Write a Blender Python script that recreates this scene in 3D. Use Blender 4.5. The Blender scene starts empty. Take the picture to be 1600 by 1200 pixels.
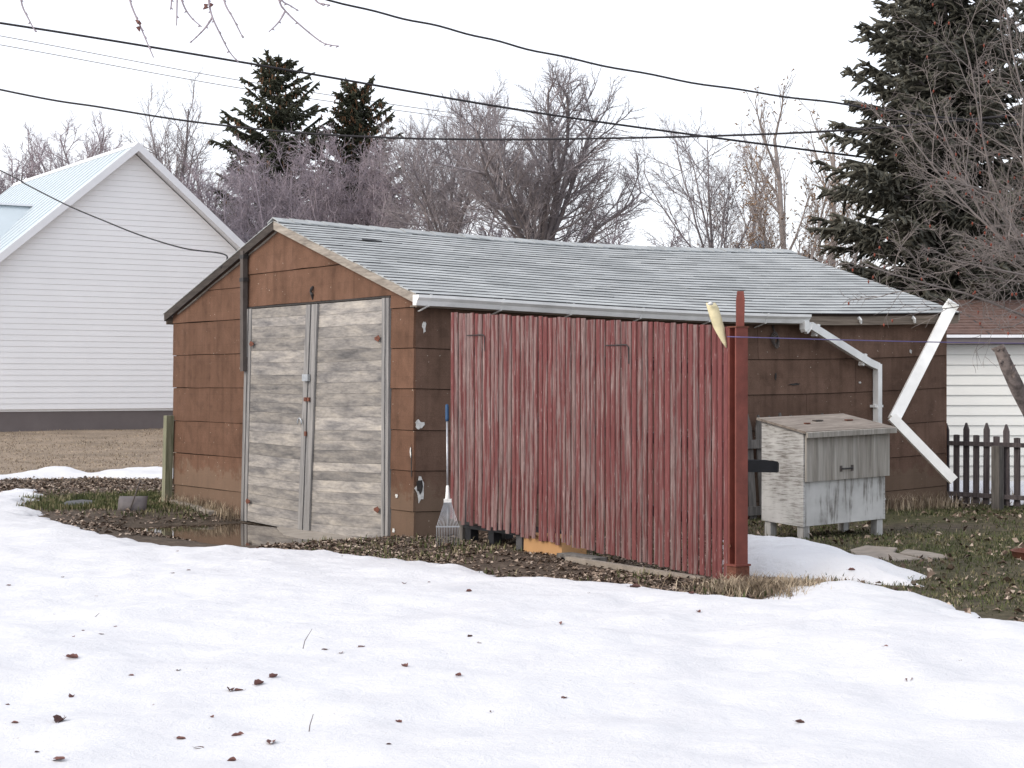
import bpy, math, random
import numpy as np
from mathutils import Vector, Matrix

R = math.radians
random.seed(7)
rng = np.random.default_rng(7)
scene = bpy.context.scene
C = scene.collection

# ------------------------------------------------------------------ camera, sky, sun
EYE = 1.55
F = 2700.0                                   # focal length in photo pixels (1600 wide)
cam_d = bpy.data.cameras.new('camera')
cam_d.sensor_width = 36.0
cam_d.lens = 36.0 * F / 1600.0
cam_d.clip_start = 0.1
cam_d.clip_end = 2000
cam = bpy.data.objects.new('camera', cam_d)
cam.location = (0, 0, EYE)
cam.rotation_euler = (R(90), 0, 0)
C.objects.link(cam)
scene.camera = cam

SUN_AZ = (-0.87, -0.50)                      # towards the sun, on the ground plane
SUN_EL = 34.0
world = bpy.data.worlds.new('World')
scene.world = world
world.use_nodes = True
wn = world.node_tree.nodes
wl = world.node_tree.links
wn.clear()
sky = wn.new('ShaderNodeTexSky')
sky.sky_type = 'NISHITA'
sky.sun_disc = False
sky.sun_elevation = R(SUN_EL)
sky.sun_rotation = math.atan2(SUN_AZ[0], SUN_AZ[1])
sky.dust_density = 4.0
bgA = wn.new('ShaderNodeBackground'); bgA.inputs['Strength'].default_value = 0.05
wl.new(sky.outputs['Color'], bgA.inputs['Color'])
tcw = wn.new('ShaderNodeTexCoord')
nzw = wn.new('ShaderNodeTexNoise'); nzw.inputs['Scale'].default_value = 2.2; nzw.inputs['Detail'].default_value = 5
mpw = wn.new('ShaderNodeMapping'); mpw.inputs['Scale'].default_value = (1, 1, 3.5)
wl.new(tcw.outputs['Generated'], mpw.inputs['Vector']); wl.new(mpw.outputs['Vector'], nzw.inputs['Vector'])
rpw = wn.new('ShaderNodeValToRGB')
rpw.color_ramp.elements[0].position = 0.30; rpw.color_ramp.elements[0].color = (0.88, 0.905, 0.97, 1)
rpw.color_ramp.elements[1].position = 0.62; rpw.color_ramp.elements[1].color = (0.965, 0.965, 1.0, 1)
wl.new(nzw.outputs['Fac'], rpw.inputs['Fac'])
bgB = wn.new('ShaderNodeBackground'); bgB.inputs['Strength'].default_value = 0.72   # even overcast cloud
wl.new(rpw.outputs['Color'], bgB.inputs['Color'])
addw = wn.new('ShaderNodeAddShader')
outw = wn.new('ShaderNodeOutputWorld')
wl.new(bgA.outputs[0], addw.inputs[0]); wl.new(bgB.outputs[0], addw.inputs[1])
wl.new(addw.outputs[0], outw.inputs['Surface'])

sun_d = bpy.data.lights.new('sun', 'SUN')
sun_d.energy = 0.85
sun_d.angle = R(26)
sun_d.color = (1.0, 0.93, 0.84)
sun = bpy.data.objects.new('sun', sun_d)
_e = R(SUN_EL)
_n = math.hypot(*SUN_AZ)
_dir = Vector((SUN_AZ[0] / _n * math.cos(_e), SUN_AZ[1] / _n * math.cos(_e), math.sin(_e)))
sun.rotation_euler = _dir.to_track_quat('Z', 'Y').to_euler()
sun.location = (-20, -10, 30)
C.objects.link(sun)

vs = scene.view_settings
vs.view_transform = 'Standard'
vs.look = 'None'
vs.exposure = 0.66
vs.gamma = 1.0
vs.use_curve_mapping = False

# ------------------------------------------------------------------ measuring helpers
def px(x, y, d):
    """photo pixel at distance d -> world point"""
    return Vector(((x - 800.0) / F * d, d, EYE - (y - 600.0) / F * d))

def pxg(x, y, z=0.0):
    """photo pixel -> world point on the level z"""
    d = (EYE - z) * F / (y - 600.0)
    return Vector(((x - 800.0) / F * d, d, z))

# ------------------------------------------------------------------ numpy noise
def _hash(ix, iy, seed):
    h = (ix.astype(np.int64) * 374761393 + iy.astype(np.int64) * 668265263 + seed * 974634777) & 0x7fffffff
    h = ((h ^ (h >> 13)) * 1274126177) & 0x7fffffff
    return ((h ^ (h >> 16)) & 0xffff) / 65535.0

def vnoise(x, y, seed=0):
    ix = np.floor(x); iy = np.floor(y)
    fx = x - ix; fy = y - iy
    fx = fx * fx * (3 - 2 * fx); fy = fy * fy * (3 - 2 * fy)
    a = _hash(ix, iy, seed); b = _hash(ix + 1, iy, seed)
    c = _hash(ix, iy + 1, seed); d = _hash(ix + 1, iy + 1, seed)
    return (a + (b - a) * fx) * (1 - fy) + (c + (d - c) * fx) * fy - 0.5

def fbm(x, y, seed=0, oct=4):
    s = 0; a = 1.0
    for k in range(oct):
        s = s + a * vnoise(x * 2 ** k + 17.3 * k, y * 2 ** k - 9.1 * k, seed + k)
        a *= 0.5
    return s

def sstep(a, b, x):
    t = np.clip((x - a) / (b - a), 0, 1)
    return t * t * (3 - 2 * t)

# ------------------------------------------------------------------ mesh helpers
def mesh_np(name, V, faces_flat, nper, smooth=False):
    """fast mesh from numpy: V (n,3), faces_flat (m*nper)"""
    V = np.asarray(V, dtype=np.float32); Fq = np.asarray(faces_flat, dtype=np.int32).ravel()
    me = bpy.data.meshes.new(name)
    nf = len(Fq) // nper
    me.vertices.add(len(V)); me.vertices.foreach_set('co', V.ravel())
    me.loops.add(len(Fq)); me.loops.foreach_set('vertex_index', Fq)
    me.polygons.add(nf)
    me.polygons.foreach_set('loop_start', np.arange(0, nf * nper, nper, dtype=np.int32))
    me.polygons.foreach_set('loop_total', np.full(nf, nper, dtype=np.int32))
    if smooth:
        me.polygons.foreach_set('use_smooth', np.ones(nf, dtype=bool))
    me.update(calc_edges=True)
    return me

def link(name, me, m=None, parent=None):
    o = bpy.data.objects.new(name, me)
    C.objects.link(o)
    if m is not None and me is not None and not me.materials:
        for q in (m if isinstance(m, (list, tuple)) else [m]):
            me.materials.append(q)
    if parent is not None:
        o.parent = parent
    return o

def tag(o, label=None, cat=None, group=None, kind=None):
    if label: o['label'] = label
    if cat: o['category'] = cat
    if group: o['group'] = group
    if kind: o['kind'] = kind
    return o

def thing(name, loc, label, cat, group=None):
    o = bpy.data.objects.new(name, None)
    o.empty_display_size = 0.2
    o.location = loc
    C.objects.link(o)
    return tag(o, label, cat, group)

class MB:
    """collects geometry in world coordinates, built relative to the parent's base"""
    def __init__(self):
        self.v = []; self.f = []; self.mi = []
    def add(self, vs, fs, mi=0):
        b = len(self.v)
        self.v += [tuple(p) for p in vs]
        self.f += [tuple(b + i for i in f) for f in fs]
        self.mi += [mi] * len(fs)
    def hexa(self, p, mi=0):
        """8 corners: bottom 4 ccw, top 4 ccw"""
        self.add(p, [(3, 2, 1, 0), (4, 5, 6, 7), (0, 1, 5, 4), (1, 2, 6, 5), (2, 3, 7, 6), (3, 0, 4, 7)], mi)
    def box(self, c, size, ax=(1, 0, 0), ay=None, az=(0, 0, 1), mi=0):
        c = Vector(c); ax = Vector(ax).normalized(); az = Vector(az).normalized()
        ay = az.cross(ax).normalized() if ay is None else Vector(ay).normalized()
        hx, hy, hz = [q / 2 for q in size]
        P = []
        for z in (-hz, hz):
            for (a, b) in ((-hx, -hy), (hx, -hy), (hx, hy), (-hx, hy)):
                P.append(c + ax * a + ay * b + az * z)
        self.hexa(P, mi)
    def prism(self, poly, off, mi=0):
        """closed polygon (3-d points) pushed by vector off"""
        n = len(poly); off = Vector(off)
        P = [Vector(p) for p in poly]; Q = [p + off for p in P]
        fs = [tuple(range(n - 1, -1, -1)), tuple(range(n, 2 * n))]
        fs += [(i, (i + 1) % n, n + (i + 1) % n, n + i) for i in range(n)]
        self.add(P + Q, fs, mi)
    def tube(self, pts, rad, n=8, mi=0, caps=True, flat=1.0):
        pts = [Vector(p) for p in pts]
        if not hasattr(rad, '__len__'): rad = [rad] * len(pts)
        rings = []
        ref = None
        for i, p in enumerate(pts):
            t = (pts[min(i + 1, len(pts) - 1)] - pts[max(i - 1, 0)]).normalized()
            if ref is None:
                ref = Vector((0, 0, 1)) if abs(t.z) < 0.9 else Vector((1, 0, 0))
            a = t.cross(ref).normalized(); b = a.cross(t).normalized(); ref = b
            rings.append([p + (a * math.cos(2 * math.pi * k / n) + b * math.sin(2 * math.pi * k / n) * flat) * rad[i] for k in range(n)])
        V = [q for r in rings for q in r]
        fs = []
        for i in range(len(pts) - 1):
            for k in range(n):
                fs.append((i * n + k, i * n + (k + 1) % n, (i + 1) * n + (k + 1) % n, (i + 1) * n + k))
        if caps:
            fs.append(tuple(range(n - 1, -1, -1)))
            fs.append(tuple((len(pts) - 1) * n + k for k in range(n)))
        self.add(V, fs, mi)
    def rtube(self, pts, w, h, up=(0, 0, 1), mi=0):
        """rectangular section swept along pts"""
        pts = [Vector(p) for p in pts]; up = Vector(up)
        V = []; fs = []
        for i, p in enumerate(pts):
            t = (pts[min(i + 1, len(pts) - 1)] - pts[max(i - 1, 0)]).normalized()
            a = t.cross(up).normalized(); b = a.cross(t).normalized()
            for (q, r) in ((-1, -1), (1, -1), (1, 1), (-1, 1)):
                V.append(p + a * w / 2 * q + b * h / 2 * r)
        for i in range(len(pts) - 1):
            for k in range(4):
                fs.append((i * 4 + k, i * 4 + (k + 1) % 4, (i + 1) * 4 + (k + 1) % 4, (i + 1) * 4 + k))
        fs.append((3, 2, 1, 0)); m = (len(pts) - 1) * 4
        fs.append((m, m + 1, m + 2, m + 3))
        self.add(V, fs, mi)
    def build(self, name, m, parent=None, smooth=False):
        o = Vector(parent.location) if parent is not None else Vector((0, 0, 0))
        if parent is not None and parent.parent is not None:
            o = o + Vector(parent.parent.location)
        me = bpy.data.meshes.new(name)
        me.from_pydata([(p[0] - o.x, p[1] - o.y, p[2] - o.z) for p in self.v], [], self.f)
        if any(self.mi):
            me.polygons.foreach_set('material_index', self.mi)
        if smooth:
            me.polygons.foreach_set('use_smooth', [True] * len(self.f))
        me.update()
        return link(name, me, m, parent)

def segs_mesh(name, S, n=3):
    """S rows: p0(3) p1(3) r0 r1 -> n-sided prisms"""
    S = np.asarray(S, dtype=np.float64)
    p0 = S[:, 0:3]; p1 = S[:, 3:6]; r0 = S[:, 6]; r1 = S[:, 7]
    d = p1 - p0
    d /= np.maximum(np.linalg.norm(d, axis=1, keepdims=True), 1e-9)
    ref = np.where(np.abs(d[:, 2:3]) < 0.9, np.array([[0, 0, 1.0]]), np.array([[1.0, 0, 0]]))
    a = np.cross(d, ref); a /= np.linalg.norm(a, axis=1, keepdims=True)
    b = np.cross(a, d)
    ang = np.arange(n) * 2 * math.pi / n
    ca = np.cos(ang)[None, :, None]; sa = np.sin(ang)[None, :, None]
    off = a[:, None, :] * ca + b[:, None, :] * sa
    V0 = p0[:, None, :] + off * r0[:, None, None]
    V1 = p1[:, None, :] + off * r1[:, None, None]
    V = np.concatenate([V0, V1], axis=1).reshape(-1, 3)
    base = (np.arange(len(S)) * 2 * n)[:, None, None]
    k = np.arange(n); k2 = (k + 1) % n
    Fq = np.stack([k, k2, n + k2, n + k], axis=1)[None] + base
    return mesh_np(name, V, Fq.reshape(-1), 4, smooth=True)

# ------------------------------------------------------------------ materials
def new_mat(name):
    m = bpy.data.materials.new(name); m.use_nodes = True
    nt = m.node_tree
    return m, nt, nt.nodes['Principled BSDF']

def N(nt, typ, **kw):
    n = nt.nodes.new(typ)
    for k, v in kw.items():
        setattr(n, k, v)
    return n

def coords(nt, scale, rot=(0, 0, 0), rnd=0.0):
    tc = N(nt, 'ShaderNodeTexCoord')
    mp = N(nt, 'ShaderNodeMapping')
    mp0 = N(nt, 'ShaderNodeMapping'); mp0.inputs['Rotation'].default_value = rot
    mp.inputs['Scale'].default_value = scale
    nt.links.new(tc.outputs['Object'], mp0.inputs['Vector'])
    nt.links.new(mp0.outputs['Vector'], mp.inputs['Vector'])
    if rnd:
        oi = N(nt, 'ShaderNodeObjectInfo')
        ml = N(nt, 'ShaderNodeMath', operation='MULTIPLY'); ml.inputs[1].default_value = rnd
        nt.links.new(oi.outputs['Random'], ml.inputs[0])
        nt.links.new(ml.outputs[0], mp.inputs['Location'])
    return mp.outputs['Vector']

def noise(nt, vec, scale=1.0, detail=4, rough=0.55, dist=0.0):
    n = N(nt, 'ShaderNodeTexNoise')
    n.inputs['Scale'].default_value = scale; n.inputs['Detail'].default_value = detail
    n.inputs['Roughness'].default_value = rough; n.inputs['Distortion'].default_value = dist
    nt.links.new(vec, n.inputs['Vector'])
    return n.outputs['Fac']

def ramp(nt, fac, stops):
    r = N(nt, 'ShaderNodeValToRGB')
    el = r.color_ramp.elements
    while len(el) < len(stops): el.new(0.5)
    for e, (p, c) in zip(el, stops):
        e.position = p
        e.color = (c, c, c, 1) if not hasattr(c, '__len__') else (*c, 1)
    nt.links.new(fac, r.inputs['Fac'])
    return r.outputs['Color']

def mix(nt, fac, a, b, mode='MIX'):
    m = N(nt, 'ShaderNodeMix', data_type='RGBA', blend_type=mode)
    for sock, v in ((m.inputs[0], fac), (m.inputs[6], a), (m.inputs[7], b)):
        if hasattr(v, 'is_output') or isinstance(v, bpy.types.NodeSocket):
            nt.links.new(v, sock)
        elif hasattr(v, '__len__'):
            sock.default_value = (*v, 1)
        else:
            sock.default_value = v
    return m.outputs[2]

def bump(nt, bsdf, h, strength=0.3, dist=0.02):
    b = N(nt, 'ShaderNodeBump')
    b.inputs['Strength'].default_value = strength; b.inputs['Distance'].default_value = dist
    nt.links.new(h, b.inputs['Height']); nt.links.new(b.outputs['Normal'], bsdf.inputs['Normal'])

def vary(nt, col, amount=0.25, lo=None):
    """brightness differs a little from object to object"""
    oi = N(nt, 'ShaderNodeObjectInfo')
    g = ramp(nt, oi.outputs['Random'], [(0.0, 1 - amount), (1.0, 1.0 + (amount * 0.6 if lo is None else lo))])
    return mix(nt, 1.0, col, g, 'MULTIPLY')

def plain(name, col, rough=0.6, metal=0.0, var=0.25, scale=6, bumps=0.15, spec=0.35):
    m, nt, b = new_mat(name)
    v = coords(nt, (1, 1, 1))
    f = noise(nt, v, scale, 5, 0.6)
    c = ramp(nt, f, [(0.25, tuple(q * (1 - var) for q in col)), (0.75, tuple(min(1, q * (1 + var * .7)) for q in col))])
    nt.links.new(c, b.inputs['Base Color'])
    b.inputs['Roughness'].default_value = rough; b.inputs['Metallic'].default_value = metal
    b.inputs['Specular IOR Level'].default_value = spec
    if bumps:
        bump(nt, b, noise(nt, v, scale * 8, 3), bumps, 0.01)
    return m

def wood(name, stops, gscale, rot=(0, 0, 0), rough=0.85, rnd=40.0, amount=0.2, fine=None, bumps=0.35, patch=0.0):
    """weathered grain; gscale has its small number along the grain"""
    m, nt, b = new_mat(name)
    v = coords(nt, gscale, rot, rnd)
    f1 = noise(nt, v, 1.0, 6, 0.62, 0.3)
    c = ramp(nt, f1, stops)
    v2 = coords(nt, tuple(q * 4 for q in gscale), rot, rnd * 2)
    f2 = noise(nt, v2, 1.0, 3, 0.6)
    c = mix(nt, 0.35, c, ramp(nt, f2, [(0.3, 0.25), (0.6, 1.0)]), 'MULTIPLY')
    if patch:
        pz = noise(nt, coords(nt, (2.2, 1.1, 9.0), rot, 3.0), 1.0, 4, 0.62, 0.3)
        c = mix(nt, patch, c, ramp(nt, pz, [(0.36, (0.52, 0.53, 0.56)), (0.52, (0.84, 0.835, 0.83)), (0.68, (1.04, 1.02, 0.98))]), 'MULTIPLY')
    c = vary(nt, c, amount)
    nt.links.new(c, b.inputs['Base Color'])
    b.inputs['Roughness'].default_value = rough; b.inputs['Specular IOR Level'].default_value = 0.2
    bump(nt, b, f2, bumps, 0.006)
    return m

ANG = R(35.0)
GROT = (0, 0, -ANG)          # turns x into the long-wall direction, y into the gable direction
M = {}

# brown asphalt siding
def siding_mat(name, stops):
    m, nt, b = new_mat(name)
    v = coords(nt, (1, 1, 1), GROT)
    big = noise(nt, v, 2.6, 4, 0.6)
    c = ramp(nt, big, stops)
    blot = noise(nt, v, 6.5, 2, 0.5)
    c = mix(nt, 0.55, c, ramp(nt, blot, [(0.32, 0.70), (0.47, 1.0)]), 'MULTIPLY')
    gr = noise(nt, v, 120, 2, 0.6)
    c = mix(nt, 0.45, c, ramp(nt, gr, [(0.3, 0.55), (0.7, 1.25)]), 'MULTIPLY')
    # faint embossed brick courses
    w = N(nt, 'ShaderNodeTexWave', wave_type='BANDS', bands_direction='Z', wave_profile='SAW')
    w.inputs['Scale'].default_value = 1.55; w.inputs['Distortion'].default_value = 0.25; w.inputs['Detail'].default_value = 1
    nt.links.new(v, w.inputs['Vector'])
    ln = ramp(nt, w.outputs['Fac'], [(0.0, 0.62), (0.05, 1.0), (1.0, 1.0)])
    c = mix(nt, 0.30, c, ln, 'MULTIPLY')
    vs_ = coords(nt, (9, 9, 0.55), GROT)
    run = noise(nt, vs_, 1.0, 4, 0.6)
    c = mix(nt, 0.5, c, ramp(nt, run, [(0.34, 0.66), (0.50, 1.0), (0.72, 1.12)]), 'MULTIPLY')
    sx = N(nt, 'ShaderNodeSeparateXYZ'); nt.links.new(v, sx.inputs[0])
    ad = N(nt, 'ShaderNodeMath', operation='MULTIPLY_ADD'); ad.inputs[1].default_value = -0.9
    nt.links.new(noise(nt, v, 4.0, 5, 0.7), ad.inputs[0]); nt.links.new(sx.outputs['Z'], ad.inputs[2])
    c = mix(nt, ramp(nt, ad.outputs[0], [(0.0, 0.55), (0.02, 0.30), (0.10, 0.0)]), c, (0.17, 0.125, 0.09))
    sp = noise(nt, v, 34, 1, 0.4)
    c = mix(nt, ramp(nt, sp, [(0.775, 0.0), (0.80, 0.8)]), c, (0.42, 0.37, 0.31))
    c = vary(nt, c, 0.14)
    nt.links.new(c, b.inputs['Base Color'])
    b.inputs['Roughness'].default_value = 0.92; b.inputs['Specular IOR Level'].default_value = 0.15
    bump(nt, b, gr, 0.35, 0.006)
    return m
M['siding'] = siding_mat('orange_brown_asphalt_siding', [(0.28, (0.112, 0.061, 0.040)), (0.5, (0.140, 0.077, 0.051)), (0.72, (0.168, 0.094, 0.064))])
M['siding_grey'] = siding_mat('grey_brown_asphalt_siding', [(0.28, (0.112, 0.069, 0.050)), (0.5, (0.142, 0.088, 0.065)), (0.72, (0.170, 0.107, 0.080))])  # near long wall: a greyer brown than the gable sheets
M['core'] = plain('dark_sheathing', (0.035, 0.022, 0.016), 0.95)
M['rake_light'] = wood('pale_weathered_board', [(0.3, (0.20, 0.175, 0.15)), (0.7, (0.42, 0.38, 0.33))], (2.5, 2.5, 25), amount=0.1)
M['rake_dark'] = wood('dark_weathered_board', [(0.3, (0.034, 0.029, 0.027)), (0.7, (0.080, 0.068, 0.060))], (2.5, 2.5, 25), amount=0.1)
M['eave_board'] = wood('eave_board', [(0.3, (0.11, 0.088, 0.07)), (0.7, (0.25, 0.205, 0.165))], (1.2, 30, 30), GROT, amount=0.1)
M['door_board'] = wood('silvered_door_board', [(0.26, (0.19, 0.184, 0.182)), (0.42, (0.30, 0.285, 0.272)), (0.56, (0.39, 0.367, 0.34)), (0.75, (0.47, 0.435, 0.39))], (6, 2.6, 13), GROT, amount=0.30, patch=0.9)
M['stile'] = wood('grey_door_stile', [(0.25, (0.12, 0.12, 0.125)), (0.7, (0.33, 0.32, 0.31))], (22, 22, 1.4), GROT, amount=0.12)
M['rust'] = plain('rusty_iron', (0.14, 0.052, 0.033), 0.85, var=0.5, scale=30)
M['darkiron'] = plain('dark_iron', (0.03, 0.028, 0.028), 0.6, scale=20)
M['zinc'] = plain('galvanised_steel', (0.46, 0.49, 0.52), 0.4, 0.7, scale=12)
M['white_alu'] = plain('white_painted_aluminium', (0.78, 0.79, 0.78), 0.4, var=0.16, scale=4, bumps=0.05, spec=0.5)
M['tornpaper'] = plain('torn_white_backing', (0.60, 0.60, 0.58), 0.9, var=0.35, scale=30)
M['torndark'] = plain('torn_dark_board', (0.04, 0.036, 0.034), 0.95, var=0.4, scale=25)
M['conduit'] = plain('grey_brown_conduit', (0.085, 0.072, 0.066), 0.8, scale=10)
M['greenpost'] = wood('green_stained_post', [(0.3, (0.13, 0.14, 0.085)), (0.7, (0.30, 0.29, 0.21))], (22, 22, 1.6), amount=0.05)

def shingle_mat():
    m, nt, b = new_mat('weathered_grey_shingle')
    v = coords(nt, (1, 1, 1), GROT)
    big = noise(nt, v, 1.1, 4, 0.6)
    c = ramp(nt, big, [(0.3, (0.335, 0.355, 0.36)), (0.55, (0.415, 0.435, 0.44)), (0.75, (0.475, 0.495, 0.495))])
    v2 = coords(nt, (3.0, 14, 14), GROT, 30)
    st = noise(nt, v2, 1.0, 3, 0.6)
    c = mix(nt, 0.5, c, ramp(nt, st, [(0.3, 0.88), (0.6, 1.02)]), 'MULTIPLY')
    gr = noise(nt, v, 170, 2, 0.7)
    c = mix(nt, 0.5, c, ramp(nt, gr, [(0.3, 0.6), (0.7, 1.2)]), 'MULTIPLY')
    wn_ = N(nt, 'ShaderNodeTexWhiteNoise', noise_dimensions='2D')
    sn_ = N(nt, 'ShaderNodeVectorMath', operation='SNAP'); sn_.inputs[1].default_value = (0.313, 0.1222, 50)
    nt.links.new(v, sn_.inputs[0]); nt.links.new(sn_.outputs[0], wn_.inputs['Vector'])
    c = mix(nt, 1.0, c, ramp(nt, wn_.outputs['Value'], [(0.0, 0.80), (0.3, 0.96), (1.0, 1.06)]), 'MULTIPLY')
    c = vary(nt, c, 0.07)
    nt.links.new(c, b.inputs['Base Color'])
    b.inputs['Roughness'].default_value = 0.9; b.inputs['Specular IOR Level'].default_value = 0.2
    bump(nt, b, gr, 0.4, 0.004)
    return m
M['shingle'] = shingle_mat()
M['asphalt_edge'] = plain('asphalt_shingle_edge', (0.060, 0.062, 0.066), 0.95)

def red_mat():
    m, nt, b = new_mat('peeling_red_paint')
    v = coords(nt, (30, 30, 1.7), (0, 0, 0), 60)
    f = noise(nt, v, 1.0, 7, 0.72, 0.2)
    v2 = coords(nt, (85, 85, 7), (0, 0, 0), 90)
    f2 = noise(nt, v2, 1.0, 4, 0.65)
    tc = N(nt, 'ShaderNodeTexCoord'); sx = N(nt, 'ShaderNodeSeparateXYZ')
    nt.links.new(tc.outputs['Object'], sx.inputs[0])
    mr = N(nt, 'ShaderNodeMapRange'); mr.inputs['From Min'].default_value = -2.2; mr.inputs['From Max'].default_value = 0.0
    mr.inputs['To Min'].default_value = -0.02; mr.inputs['To Max'].default_value = 0.075
    nt.links.new(sx.outputs['X'], mr.inputs['Value'])
    a = N(nt, 'ShaderNodeMath', operation='ADD'); nt.links.new(f, a.inputs[0]); nt.links.new(mr.outputs[0], a.inputs[1])
    oi = N(nt, 'ShaderNodeObjectInfo')
    mr2 = N(nt, 'ShaderNodeMapRange'); mr2.inputs['To Min'].default_value = -0.075; mr2.inputs['To Max'].default_value = 0.075
    nt.links.new(oi.outputs['Random'], mr2.inputs['Value'])
    a2 = N(nt, 'ShaderNodeMath', operation='ADD'); nt.links.new(a.outputs[0], a2.inputs[0]); nt.links.new(mr2.outputs[0], a2.inputs[1])
    a3 = N(nt, 'ShaderNodeMath', operation='MULTIPLY_ADD'); a3.inputs[1].default_value = 0.30
    nt.links.new(f2, a3.inputs[0]); nt.links.new(a2.outputs[0], a3.inputs[2])
    mask = ramp(nt, a3.outputs[0], [(0.595, 0.0), (0.70, 1.0)])
    woodc = ramp(nt, f2, [(0.3, (0.140, 0.088, 0.083)), (0.55, (0.235, 0.165, 0.157)), (0.75, (0.37, 0.30, 0.29))])
    redc = ramp(nt, f2, [(0.3, (0.100, 0.031, 0.030)), (0.6, (0.148, 0.048, 0.047)), (0.8, (0.20, 0.088, 0.086))])
    c = mix(nt, mask, woodc, redc)
    v3 = coords(nt, (130, 130, 9), (0, 0, 0), 37)
    fl = noise(nt, v3, 1.0, 3, 0.6)
    c = mix(nt, ramp(nt, fl, [(0.66, 0.0), (0.72, 0.75)]), c, (0.46, 0.37, 0.36))
    c = vary(nt, c, 0.2)
    nt.links.new(c, b.inputs['Base Color'])
    b.inputs['Roughness'].default_value = 0.8; b.inputs['Specular IOR Level'].default_value = 0.25
    bump(nt, b, a3.outputs[0], 0.4, 0.008)
    return m
M['redslat'] = red_mat()
M['redpost'] = plain('red_oxide_steel', (0.165, 0.046, 0.034), 0.6, var=0.3, scale=9)
M['yellow'] = plain('pale_yellow_plastic', (0.58, 0.52, 0.33), 0.6, var=0.25, scale=10)
M['blackplastic'] = plain('black_plastic', (0.012, 0.013, 0.016), 0.45, scale=10)
M['cardboard'] = plain('brown_cardboard', (0.42, 0.24, 0.11), 0.9, var=0.12, scale=4)

def peeling_white(name, scale, thr):
    m, nt, b = new_mat(name)
    v = coords(nt, scale, GROT)
    f = noise(nt, v, 1.0, 6, 0.7, 0.4)
    v2 = coords(nt, (1, 1, 1), GROT)
    f2 = noise(nt, v2, 2.2, 4, 0.6)
    a3 = N(nt, 'ShaderNodeMath', operation='MULTIPLY_ADD'); a3.inputs[1].default_value = 0.5
    nt.links.new(f2, a3.inputs[0]); nt.links.new(f, a3.inputs[2])
    mask = ramp(nt, a3.outputs[0], [(thr - 0.10, 0.0), (thr + 0.09, 1.0)])
    paint = ramp(nt, f2, [(0.3, (0.36, 0.36, 0.35)), (0.7, (0.56, 0.56, 0.545))])
    bare = ramp(nt, f, [(0.3, (0.10, 0.09, 0.08)), (0.7, (0.25, 0.23, 0.205))])
    c = mix(nt, mask, bare, paint)
    nt.links.new(c, b.inputs['Base Color']); b.inputs['Roughness'].default_value = 0.8
    b.inputs['Specular IOR Level'].default_value = 0.25
    bump(nt, b, a3.outputs[0], 0.3, 0.006)
    return m
M['bin_side'] = peeling_white('flaking_white_plywood', (7, 5.0, 70), 0.67)
M['bin_front'] = peeling_white('stained_white_plywood', (16, 16, 1.6), 0.665)
M['bin_flap'] = wood('stained_pale_flap', [(0.28, (0.12, 0.105, 0.09)), (0.42, (0.27, 0.25, 0.22)), (0.7, (0.41, 0.39, 0.355))], (11, 11, 0.7), GROT, amount=0.02)
M['bin_lid'] = wood('bare_lid_board', [(0.3, (0.15, 0.125, 0.105)), (0.7, (0.31, 0.27, 0.235))], (2.5, 12, 12), GROT, amount=0.05)
M['greywood'] = wood('grey_fence_wood', [(0.3, (0.075, 0.070, 0.066)), (0.7, (0.20, 0.185, 0.17))], (24, 24, 1.8), amount=0.2)
M['darkpicket'] = wood('dark_brown_picket', [(0.3, (0.045, 0.038, 0.042)), (0.7, (0.13, 0.112, 0.115))], (24, 24, 2.0), amount=0.2)
M['slab'] = plain('weathered_slab', (0.26, 0.225, 0.19), 0.95, var=0.35, scale=7, bumps=0.5)
M['concrete'] = plain('old_concrete', (0.30, 0.27, 0.235), 0.9, var=0.3, scale=4, bumps=0.4)
M['slate'] = plain('dark_slate', (0.085, 0.085, 0.09), 0.8, var=0.35, scale=9, bumps=0.5)
M['shovel'] = plain('worn_grey_blade', (0.11, 0.098, 0.10), 0.6, var=0.25, scale=12)
M['rake_steel'] = plain('bright_rake_steel', (0.42, 0.44, 0.47), 0.35, 0.6, scale=12)
M['bluegrip'] = plain('blue_rubber_grip', (0.02, 0.07, 0.16), 0.6)
M['vinyl'] = plain('white_vinyl_siding', (0.88, 0.88, 0.89), 0.55, var=0.03, scale=1.2, bumps=0.02)
M['vinyl2'] = plain('cream_white_siding', (0.72, 0.72, 0.68), 0.55, var=0.04, scale=1.2, bumps=0.02)
M['white_trim'] = plain('white_trim', (0.78, 0.79, 0.82), 0.5, var=0.04, bumps=0.02)
M['metal_roof'] = plain('pale_blue_grey_metal_roof', (0.50, 0.565, 0.60), 0.45, 0.1, var=0.06, scale=2, bumps=0.03)
M['foundation'] = plain('grey_brown_foundation', (0.165, 0.142, 0.14), 0.9, var=0.12, scale=2)
M['brown_shingle'] = plain('brown_roof_shingle', (0.135, 0.085, 0.072), 0.95, var=0.35, scale=9, bumps=0.4)
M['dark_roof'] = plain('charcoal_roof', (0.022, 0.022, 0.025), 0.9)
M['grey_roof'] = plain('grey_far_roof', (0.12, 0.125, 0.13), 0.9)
M['blue_vent'] = plain('slate_blue_vent', (0.10, 0.145, 0.20), 0.6)
M['cable'] = plain('black_cable', (0.022, 0.020, 0.024), 0.7)
M['thinwire'] = plain('grey_wire', (0.24, 0.23, 0.24), 0.7)
M['purpleline'] = plain('violet_clothes_line', (0.10, 0.085, 0.20), 0.6)
def bark(name, c, var=0.35):
    return plain(name, c, 0.95, var=var, scale=5, bumps=0.3, spec=0.1)
M['elm'] = bark('grey_elm_bark', (0.19, 0.17, 0.175))
M['elmtwig'] = bark('grey_brown_twig', (0.30, 0.272, 0.285))
M['purpletwig'] = bark('purplish_grey_twig', (0.33, 0.285, 0.315))
M['tantwig'] = bark('tan_twig', (0.36, 0.315, 0.295))
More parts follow.
